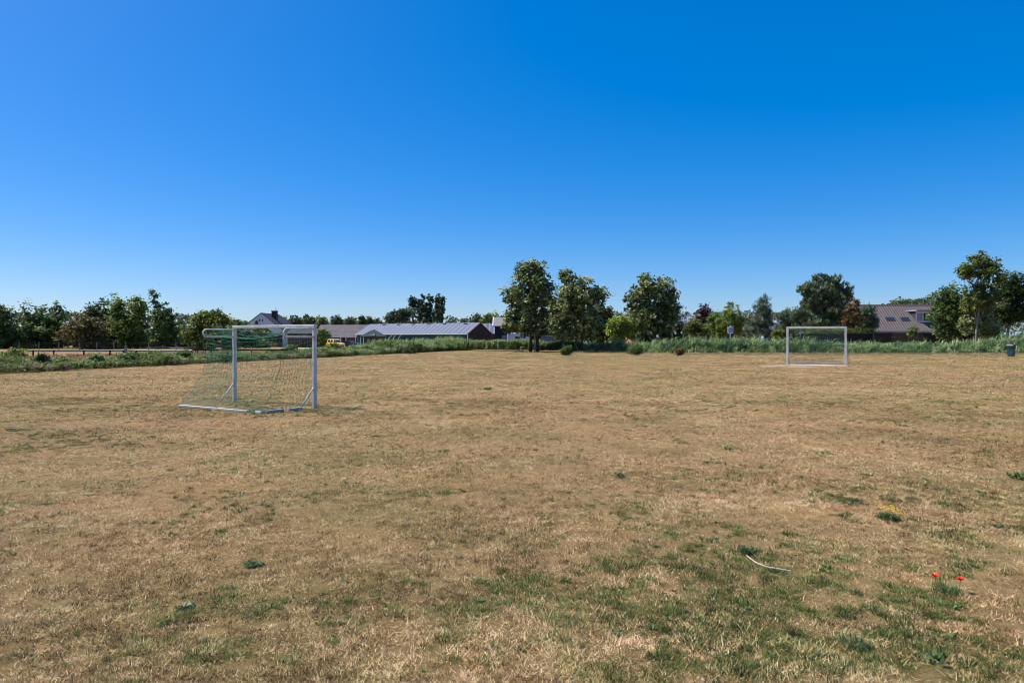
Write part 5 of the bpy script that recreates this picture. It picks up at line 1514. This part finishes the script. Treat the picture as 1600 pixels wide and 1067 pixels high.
# ------------------------------------------------------------------ small things by the reeds
d = 79; k_ = d / F
t = thing('sign_board', 'white sign board with grey blue panel on a post', 'sign', (gx(1141, d), d, 0), 0.05)
m_ = MB(); m_.tube([(0, 0, 0), (0, 0, gz(509, d))], 0.05, 9); m_.build('post', M['goal_worn'], t, smooth=True)
zc = gz(516, d)
m_ = MB(); m_.box((0, -0.07, zc), (9 * k_, 0.035, 10 * k_)); bd = m_.build('board', M['sign_face'], t, bevel=0.01)
m_ = MB(); m_.box((-0.02, -0.093, zc - 0.04), (6.0 * k_, 0.008, 6.6 * k_)); m_.build('panel', M['sign_blue'], bd)
m_ = MB(); m_.box((0.21, -0.1, zc), (0.055, 0.010, 6.2 * k_)); m_.box((0, -0.1, zc + 0.235), (6.0 * k_, 0.010, 0.05)); m_.build('symbol', M['bin_lid'], bd)
m_ = MB(); m_.box((0.25, -0.03, gz(509.7, d)), (0.5, 0.03, 0.06)); m_.build('arm', M['goal_worn'], t)
for a, b_, top, lb in ((1093, 1104, 526.5, 'grey wooden handrail left of the sign, the higher one'), (1106, 1118, 531.5, 'grey wooden handrail left of the sign, the lower one')):
    d = 79
    t = thing('handrail', lb, 'handrail', (gx((a + b_) / 2, d), d, 0), 0, 'wooden handrails behind the reeds')
    o0 = gx((a + b_) / 2, d); zt = gz(top, d)
    m_ = MB(); m_.box((0, 0, zt), (gx(b_, d) - gx(a, d), 0.09, 0.07)); m_.build('rail', M['wood_grey'], t)
    for px in (a + 0.8, b_ - 0.5):
        m_ = MB(); m_.box((gx(px, d) - o0, 0.095, (zt + 0.15) / 2), (0.10, 0.09, zt + 0.15)); m_.build('post', M['wood_grey'], t)
d = 84
t = thing('water_butt', 'pale blue narrow water butt at the foot of small pine', 'water butt', (gx(1192, d), d, 0))
m_ = MB(); m_.lathe([(0.16, 0), (0.19, 0.5), (0.20, 1.0), (0.18, gz(525, d))], (0, 0, 0), 14); m_.build('barrel', M['paleblue'], t, smooth=True)
m_ = MB(); m_.lathe([(0.19, gz(525, d) + 0.002), (0.19, gz(525, d) + 0.05), (0.06, gz(525, d) + 0.08)], (0, 0, 0), 14); m_.build('lid', M['blue_paint'], t)
# litter bin
d = 62.6; k_ = d / F
t = thing('litter_bin', 'dark teal litter bin standing at the right field edge', 'bin', (gx(1580, d), d, 0), 0.5)
m_ = MB(); m_.box((0, 0, 0.50), (0.46, 0.46, 0.84), taper=1.16); m_.build('body', M['bin'], t, bevel=0.04)
m_ = MB(); m_.prism([(-0.30, 0.925), (0.30, 0.925), (0.30, 0.99), (0.16, 1.08), (-0.22, 1.10), (-0.30, 1.0)], 'y', -0.30, 0.30); m_.build('lid', M['bin_lid'], t, bevel=0.02)
m_ = MB(); m_.box((0.0, -0.268, 0.78), (0.30, 0.02, 0.12)); m_.build('slot', M['rubber'], t)
m_ = MB(); m_.box((-0.33, 0, 0.90), (0.10, 0.34, 0.06)); m_.build('handle', M['bin'], t)
m_ = MB(); m_.box((0, 0, 0.04), (0.36, 0.36, 0.075)); m_.build('foot', M['bin_lid'], t)
